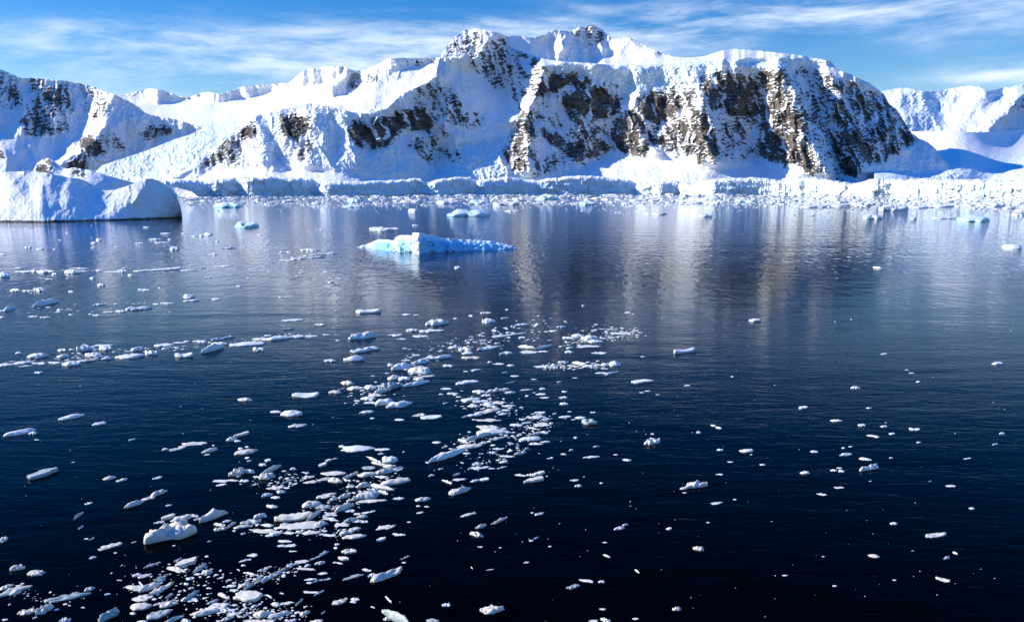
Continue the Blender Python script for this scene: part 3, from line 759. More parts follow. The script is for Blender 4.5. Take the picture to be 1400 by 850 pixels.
nco = np.zeros(len(me.vertices) * 3, np.float32); me.vertices.foreach_get('co', nco); nco = nco.reshape(-1, 3)
nc_ = len(nco) // 150
cr = nco.reshape(150, nc_, 3)[-1]
bpy.data.objects.remove(islet)
Zg = nco.reshape(150, nc_, 3)
Zg[0, :, 2] = np.minimum(Zg[0, :, 2], -0.6)
ext = []
for dy, kz in ((6, 0.96), (16, 0.75), (28, 0.35), (38, -0.1)):
    r_ = cr.copy(); r_[:, 1] += dy; r_[:, 2] = cr[:, 2] * kz; r_[:, 0] *= 1 + dy / cr[:, 1]; ext.append(r_[None])
Zg = np.concatenate([Zg] + ext)
# wet dark foot: a real ledge of rock-dark ice just above the water
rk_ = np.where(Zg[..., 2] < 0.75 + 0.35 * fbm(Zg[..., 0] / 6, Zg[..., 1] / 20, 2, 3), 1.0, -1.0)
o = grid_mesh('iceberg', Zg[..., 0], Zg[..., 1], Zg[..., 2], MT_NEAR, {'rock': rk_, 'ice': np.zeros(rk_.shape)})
tag(o, 'huge rounded snow-covered iceberg with a dark waterline, its top taller than any floe', 'iceberg')

# the low blue iceberg
cols_ = np.arange(487, 707.6, 0.5)
crest = curve([(487, 338), (500, 334.5), (510, 330), (517, 327.5), (530, 327.5), (538, 329), (541, 324), (548, 321.5), (558, 321.5), (563, 322), (564.5, 318), (572, 318), (580, 320), (592, 322), (600, 324), (612, 326), (625, 327), (640, 327.5), (660, 328.5), (675, 330), (690, 333.5), (700, 336), (707.6, 340)], cols_)
crest = crest + 0.55 * fbm(cols_ / 7, cols_ * 0 + 2.2, 3, 3) + 0.3 * perlin(cols_ / 1.7, cols_ * 0 + 1, 4)
wl = curve([(487, 339.5), (500, 339), (520, 341.5), (538, 344), (560, 345.5), (574, 346.3), (600, 345.2), (640, 343.6), (680, 342), (707.6, 341)], cols_)
yw = water_depth(wl)
th = curve([(487, 2), (510, 7), (560, 11), (600, 10), (660, 7), (707, 2)], cols_)
nb_ = 44; nf_ = 34
Xr, Yr, Zr, Ir = [], [], [], []
for i in range(nf_):
    t_ = i / (nf_ - 1)
    row = wl * (1 - t_) + crest * t_
    n_ = fbm(cols_ / 9, row / 5, 4, 8)
    wd_, wv_ = worley(cols_ / 8, row / 6, 15)
    lean = curve([(487, 0.9), (540, 0.7), (565, 0.25), (600, 0.35), (640, 0.6), (707, 0.6)], cols_)
    dd = yw + th * lean * t_ ** 1.5 + (n_ * 0.8 + (wv_ - 0.5) * 0.7) * (0.4 + 0.6 * np.sin(np.pi * min(1, t_ + .1)))
    dd = dd + curve([(487, 0), (541, 1.5), (545, 1.2), (563, 1.6), (566, -0.6), (573, -1.2), (576, 0.1), (600, 0.8), (612, 1.8), (613, 1.0), (640, 2.2), (707, 1.5)], cols_)
    x_, y_, z_ = at_depth(cols_, row, dd)
    if i == 0:
        z_ = np.full(z_.shape, -0.6)
    Xr.append(x_); Yr.append(y_); Zr.append(z_)
    bl_ = curve([(487, 0.0), (508, 0.3), (518, 0.9), (535, 0.7), (541, 0.25), (548, 0.8), (560, 0.5), (565, 0.0), (574, 0.05), (576, 0.6), (590, 0.85), (607, 1.0), (625, 0.95), (650, 0.8), (670, 0.75), (690, 0.5), (707, 0.3)], cols_)
    Ir.append(np.clip(bl_ + 0.2 + 0.22 * fbm(cols_ / 10, row / 6, 3, 9) - 1.15 * np.clip(t_ - 0.62, 0, 1) / 0.38, 0, 1))
xc, yc, zc = Xr[-1], Yr[-1], Zr[-1]
for i in range(1, nb_ - nf_ + 1):
    t_ = i / (nb_ - nf_)
    yy = yc + th * t_ * 0.9
    Xr.append(xc * yy / yc); Yr.append(yy); Zr.append(zc * (1 - t_ ** 1.6) - 0.5 * t_ + 0.25 * fbm(cols_ / 8, cols_ * 0 + i * .4, 3, 18) * (1 - t_)); Ir.append(np.full(cols_.shape, 0.15))
o = grid_mesh('iceberg', np.array(Xr), np.array(Yr), np.array(Zr), M_BERG, {'ice': np.array(Ir)})
tag(o, 'long low bright blue iceberg with a white fin and tapering tail', 'iceberg')


def floe_geo(cx, cy, w, h, ang, kind, seed):
    """vertices and faces of one piece of floating ice that spans w x h photograph pixels where it floats"""
    rs = np.random.RandomState(seed)
    dep = math.atan2(CAM_Z, float(water_depth(cy)))
    ca, sa = math.cos(math.radians(ang)), math.sin(math.radians(ang))
    ef = max(0.42 * h, min((0.88 if kind in 'fr' else 0.74) * h, w * 0.72 * math.sin(dep)))
    ef = max(ef - abs(sa) * w * 0.35, 0.42 * ef)
    nth = 30 if w > 9 else 16
    rings = (0.3, 0.55, 0.76, 0.90, 0.975) if w > 9 else (0.5, 0.88)
    th = np.linspace(0, 2 * np.pi, nth, endpoint=False)
    o1, o2 = rs.uniform(0, 50, 2)
    amp = {'f': 0.27, 'l': 0.20, 'c': 0.26, 'r': 0.40, 'b': 0.15, 's': 0.20}[kind]
    R = 1 + amp * (1.3 * perlin(np.cos(th) * 1.1 + o1, np.sin(th) * 1.1 + o2, seed % 97) + 0.9 * perlin(np.cos(th) * 2.6 + o2, np.sin(th) * 2.6 + o1, seed % 89))
    # angular, broken corners
    kk = rs.randint(4, 7); ph = rs.uniform(0, 6.28)
    R = R + 0.10 * perlin(np.cos(th) * 5 + o1, np.sin(th) * 6 + o2, seed % 83)
    R = R * (1 + (0.10 if kind != 's' else 0.2) * np.abs(np.cos(kk * 0.5 * (th - ph))) - 0.06)
    by = cy + h / 2 - ef / 2
    Hp = max(h - ef, 0.14 * h)
    dist = CAM_Z / math.sin(dep)
    mpp = dist / F_PX
    H = Hp * mpp / math.cos(dep) * {'f': 0.8, 'l': 1.0, 'c': 1.05, 'r': 0.75, 'b': 0.95, 's': 0.8}[kind]
    H = min(H * (0.72 if cy > 500 and kind != 'c' else 0.9), 0.26 * w * mpp)
    pts = []
    def ring(r, zf):
        u = R * r * np.cos(th) * w / 2; v = R * r * np.sin(th) * ef / 2
        px = cx + u * ca - v * sa * 0.6; py = by - (u * sa) - v * ca
        Y = water_depth(py)
        X = (px - 700) / F_PX / (CP + (425 - py) / F_PX * SP) * Y
        n = fbm(u / w * 4.2 + o1, v / ef * 2.0 + o2, 3 if kind != 'c' else 5, seed % 71, 0.45 if kind != 'c' else 0.6)
        z = zf(r, n, u / w * 2)
        return np.stack([X, Y, z], -1)
    if kind == 'f' or kind == 'r':
        top = lambda r, n, u: H * (0.70 + 0.62 * n) * (1 - 0.4 * r ** 5)
    elif kind == 's':
        top = lambda r, n, u: H * (0.85 + 0.10 * n + 0.12 * u)
    elif kind == 'b':
        top = lambda r, n, u: H * (0.45 + 0.75 * np.abs(u) ** 1.6 + 0.2 * n) * (1 - 0.35 * r ** 5)
    elif kind == 'c':
        top = lambda r, n, u: H * np.minimum(0.40 + 0.55 * (1 - r ** 2) + 0.65 * n, 1.15)
    else:
        s_ = rs.uniform(-0.5, 0.5)
        top = lambda r, n, u: H * (0.34 + 0.66 * (1 - r ** 2.6) + 0.32 * n + 0.25 * s_ * u)
    flo = lambda z: np.maximum(z, 0.10 * H)
    rows = [ring(r, lambda a, b, c: flo(top(a, b, c))) for r in rings]
    rows.append(ring(1.0, lambda a, b, c: 0.42 * flo(top(a, b, c))))
    rows.append(ring(0.99, lambda a, b, c: 0 * b - 0.10 * H - 0.01))
    rows.append(ring(0.80, lambda a, b, c: 0 * b - 0.8 * H - 0.05))
    ctop = ring(0.02, lambda a, b, c: flo(top(a, b, c))).mean(0)
    cbot = ctop.copy(); cbot[2] = -0.9 * H - 0.05
    V = np.concatenate(rows + [ctop[None], cbot[None]])
    nr = len(rows)
    F = []
    ct, cb = nr * nth, nr * nth + 1
    for j in range(nth):
        k = (j + 1) % nth
        F.append((ct, j, k)); F.append((cb, (nr - 1) * nth + k, (nr - 1) * nth + j))
        for i in range(nr - 1):
            F.append((i * nth + j, (i + 1) * nth + j, (i + 1) * nth + k, i * nth + k))
    F = [tuple(reversed(f)) for f in F] if False else F
    # colour: bluish where the ice is bare and wet, white where snow lies
    o3 = fbm(V[:, 0] * 3 / (w * mpp), V[:, 1] * 3 / (w * mpp), 3, seed % 61)
    blue = np.clip(0.18 + 0.4 * o3 + 0.55 * (V[:, 2] < 0.45 * H), 0, 1)
    return V, F, blue


def add_floe(cx, cy, w, h, ang, kind, seed, mat, name):
    V, F, blue = floe_geo(cx, cy, w, h, ang, kind, seed)
    c = np.array([V[:, 0].mean(), V[:, 1].mean(), 0.0])
    me = bpy.data.meshes.new(name)
    me.from_pydata((V - c).tolist(), [], F)
    me.polygons.foreach_set('use_smooth', np.ones(len(F), bool) if kind in 'lb' else (np.arange(len(F)) % 9 > 1))
    at = me.attributes.new('ice', 'FLOAT', 'POINT'); at.data.foreach_set('value', blue.astype(np.float32))
    me.materials.append(mat)
    o = bpy.data.objects.new(name, me)
    o.location = c
    C.objects.link(o)
    return o


# every piece seen afloat: centre, width, height, tilt in the photograph, and its build
# f flat floe, l rounded lump, c craggy block, r ragged raft, b boat-shaped, s broken slab
LAND = [  # pieces that others are found by: (x, y, w, h, tilt, kind, material, name, label, short phrase)
 (27,589,44,10,12,'l',0,'ice_floe','wing-shaped smooth floe with a small round lump touching its right end','the wing-shaped floe'),
 (57,645,37,14,15,'s',2,'ice_floe','flat grey-green slab of ice with a bright straight front edge','the grey-green slab'),
 (98,568,34,9,12,'l',0,'ice_floe','lone elongated white floe in open blue water below the left drift line','the lone elongated floe'),
 (235,722,64,34,10,'c',0,'ice_chunk','largest craggy white ice block of the near water with a bluish hollow','the big craggy block'),
 (292,701,40,18,18,'l',0,'ice_floe','smooth broad white floe touching the big craggy block on its right','the smooth broad floe'),
 (149,834,30,25,25,'c',2,'ice_chunk','glassy grey-green lump of clear ice near the lower left corner','the glassy lump'),
 (544,836,44,32,-30,'l',2,'ice_chunk','big translucent grey chunk cut by the bottom edge of the picture','the big translucent chunk'),
 (529,782,42,18,18,'f',0,'ice_floe','broad tilted white floe standing apart above the big translucent chunk','the tilted broad floe'),
 (674,832,30,13,6,'c',0,'ice_floe','lone white floe with a pointed top near the bottom edge','the pointed-top floe'),
 (340,813,38,18,5,'s',0,'ice_floe','triangular white slab in the dense drift near the bottom edge','the triangular slab'),
 (87,815,58,12,12,'f',2,'ice_floe','long dim translucent floe curving up to a small round one','the long dim floe'),
 (489,612,48,10,2,'l',0,'ice_floe','long knobbly white floe lying level above the dense central raft','the long knobbly floe'),
 (532,625,22,16,0,'l',0,'ice_chunk','bright domed lump of ice just below the long knobbly floe','the domed lump'),
 (541,656,40,12,10,'l',0,'ice_floe','smooth cigar-shaped floe pointing right off the end of the central raft','the cigar-shaped floe'),
 (402,704,46,17,8,'b',0,'ice_floe','white floe with two raised peaks at the left end of the central raft','the two-peaked floe'),
 (472,689,26,15,20,'l',0,'ice_chunk','brightest white mound in the middle of the central raft','the bright mound'),
 (502,675,32,14,6,'l',0,'ice_chunk','large clean white block at the right end of the central raft','the clean white block'),
 (412,717,54,13,4,'f',0,'ice_floe','widest flat floe along the lower edge of the central raft','the widest flat floe'),
 (611,620,48,13,17,'l',0,'ice_floe','long blade-shaped floe pointing down to the left from its raft','the blade-shaped floe'),
 (672,588,44,13,5,'l',0,'ice_floe','wide humped floe topping the raft above the blade-shaped floe','the wide humped floe'),
 (628,669,31,12,13,'l',0,'ice_floe','smooth teardrop floe alone in dark water below the blade-shaped floe','the teardrop floe'),
 (725,598,25,9,2,'l',0,'ice_chunk','rounded roll-shaped block at the foot of the small central cluster','the roll-shaped block'),
 (731,654,24,10,10,'s',0,'ice_floe','angular white floe touching an upright one in the dark open water','the angular floe'),
 (806,575,21,11,0,'c',2,'ice_chunk','grey wedge of ice tapering downward in open blue water','the grey wedge'),
 (890,602,21,11,5,'c',0,'ice_chunk','lone chunky white block in open water right of the grey wedge','the lone chunky block'),
 (952,660,24,14,5,'c',0,'ice_chunk','craggy sparkling block with small bits at its lower left','the sparkling block'),
 (936,478,30,9,6,'b',0,'ice_floe','white shoe-shaped floe alone on rippled blue water','the shoe-shaped floe'),
 (878,520,26,7,4,'s',0,'ice_floe','wedge-shaped white floe in open water below the shoe-shaped floe','the wedge-shaped floe'),
 (840,495,16,12,0,'l',0,'ice_chunk','tall rounded knob at the right tip of a small ice cluster','the rounded knob'),
 (419,538,35,11,0,'b',0,'ice_floe','boat-shaped white floe with both ends raised','the boat-shaped floe'),
 (399,563,30,12,2,'l',0,'ice_floe','smooth domed floe with a small one touching its left side','the smooth domed floe'),
 (544,551,36,12,7,'l',0,'ice_floe','lowest and longest white floe of the upper central cluster','the lowest cluster floe'),
 (574,505,30,13,0,'c',0,'ice_chunk','tallest white block of the upper central cluster','the tallest cluster block'),
 (589,569,30,7,4,'b',0,'ice_floe','hooked white floe half covered by a flat one behind it','the hooked floe'),
 (497,458,33,10,6,'c',0,'ice_floe','white floe with a bumpy ridge, alone in grey-blue water','the bumpy ridge floe'),
 (500,476,40,9,8,'r',0,'ice_floe','stepped white floe with a thin arm stretching left','the stepped floe'),
 (484,489,28,9,3,'l',0,'ice_floe','low peaked floe directly below the stepped floe','the low peaked floe'),
 (503,424,35,9,2,'b',0,'ice_floe','knobbly white floe with a lump at each end, below the blue iceberg','the knobbly floe'),
 (597,440,28,9,6,'c',0,'ice_chunk','bright wedge of ice with a taller left end amid scattered bits','the bright wedge'),
 (178,486,38,8,5,'l',0,'ice_floe','longest white floe in the left drift line','the longest drift-line floe'),
 (115,475,24,10,4,'c',0,'ice_chunk','bumpy white lump topping the left drift line','the bumpy lump'),
 (252,484,24,9,2,'b',0,'ice_floe','white floe with a round knob on its left end below the drift line','the knob-ended floe'),
 (290,475,32,10,14,'l',0,'ice_floe','tilted white floe under a smaller one at the end of the left drift line','the tilted drift-line floe'),
 (340,469,48,8,3,'l',0,'ice_floe','very long smooth floe trailing broken ice to its right','the very long smooth floe'),
 (61,413,34,8,10,'l',0,'ice_floe','curved white floe with a round lump on its left end','the curved floe'),
 (99,371,20,7,0,'c',0,'ice_floe','double-decked white floe in the far left row of ice','the double-decked floe'),
 (190,420,34,8,4,'r',0,'ice_floe','ragged cream raft of ice in the pale reflection at left','the ragged cream raft'),
 (4,374,18,11,0,'l',3,'ice_chunk','pale blue rounded chunk cut by the left edge of the picture','the pale blue chunk'),
 (4,733,14,16,20,'l',0,'ice_floe','smooth rounded floe cut by the left edge, alone in dark water','the cut-off floe'),
 (18,806,42,15,18,'r',0,'ice_floe','ragged double floe near the left edge above the bottom corner','the ragged double floe'),
 (258,404,15,8,0,'l',0,'ice_chunk','small rounded lump with a thin floe lying just in front of it','the small rounded lump'),
 (335,307,29,10,0,'c',3,'ice_chunk','teal and white growler between the rounded iceberg and the blue one','the teal growler'),
 (640,291,50,11,0,'c',3,'ice_chunk','bumpy white growler beyond the blue iceberg','the bumpy growler'),
 (525,312,31,8,0,'r',0,'ice_chunk','low lumpy white ice directly behind the left part of the blue iceberg','the low lumpy ice'),
 (1333,298,46,11,0,'l',3,'ice_chunk','white whale-backed growler with a shaded right end, near the right shore','the whale-backed growler'),
 (1193,296,24,7,0,'c',0,'ice_chunk','small peaked white growler in open water near the right shore','the peaked growler'),
 (1383,336,26,8,-3,'l',0,'ice_chunk','rounded white growler near the right edge of the picture','the right-edge growler'),
 (1222,284,40,10,0,'c',0,'ice_chunk','bumpy white growler at the outer edge of the shore brash','the brash-edge growler'),
 (1032,437,14,6,0,'s',0,'ice_floe','bright angular floe alone in grey rippled water','the bright angular floe'),
 (1190,638,25,9,10,'c',0,'ice_floe','largest bumpy floe of the loose scatter at the right','the largest scatter floe'),
 (1280,730,26,9,6,'b',0,'ice_floe','curved white floe with upturned right end in black water','the upturned floe'),
 (1290,791,20,7,-14,'b',0,'ice_floe','thin crescent floe in black water near the lower right','the crescent floe'),
 (1195,759,16,6,-6,'l',0,'ice_floe','small mound-shaped floe in black water left of the upturned floe','the mound-shaped floe'),
 (1364,496,16,5,0,'l',0,'ice_floe','small white floe alone on ruffled water near the right edge','the lone right floe'),
 (1021,615,19,7,0,'l',0,'ice_floe','smooth white floe alone right of the lone chunky block','the smooth lone floe'),
 (963,294,18,6,0,'l',0,'ice_chunk','small white peaked growler in the cream reflection','the cream-water growler'),
 (897,291,27,5,0,'f',0,'ice_chunk','low flat white growler just off the shore brash','the flat growler'),
 (565,287,14,6,0,'l',0,'ice_chunk','small white growler just off the brash behind the blue iceberg','the small white growler'),
 (313,280,38,8,0,'c',3,'ice_chunk','teal broken berg bit in the brash right of the rounded iceberg','the teal berg bit'),
 (484,273,16,9,0,'l',3,'ice_chunk','dark blue pyramid of ice in the shore brash','the blue pyramid'),
 (747,270,28,8,0,'c',3,'ice_chunk','white and teal berg bit before the fractured central ice cliff','the central berg bit'),
 (802,277,22,7,0,'l',3,'ice_chunk','blue-fronted berg bit at the outer edge of the central brash','the blue-fronted bit'),
 (925,830,10,9,0,'c',0,'ice_chunk','small upright chunk in black water near the bottom edge','the upright chunk'),
 (784,800,17,8,14,'f',2,'ice_floe','dim grey floe under two small white ones in black water','the dim grey floe'),
 (955,748,15,9,-8,'l',0,'ice_floe','pear-shaped white floe alone in black water','the pear-shaped floe'),
]
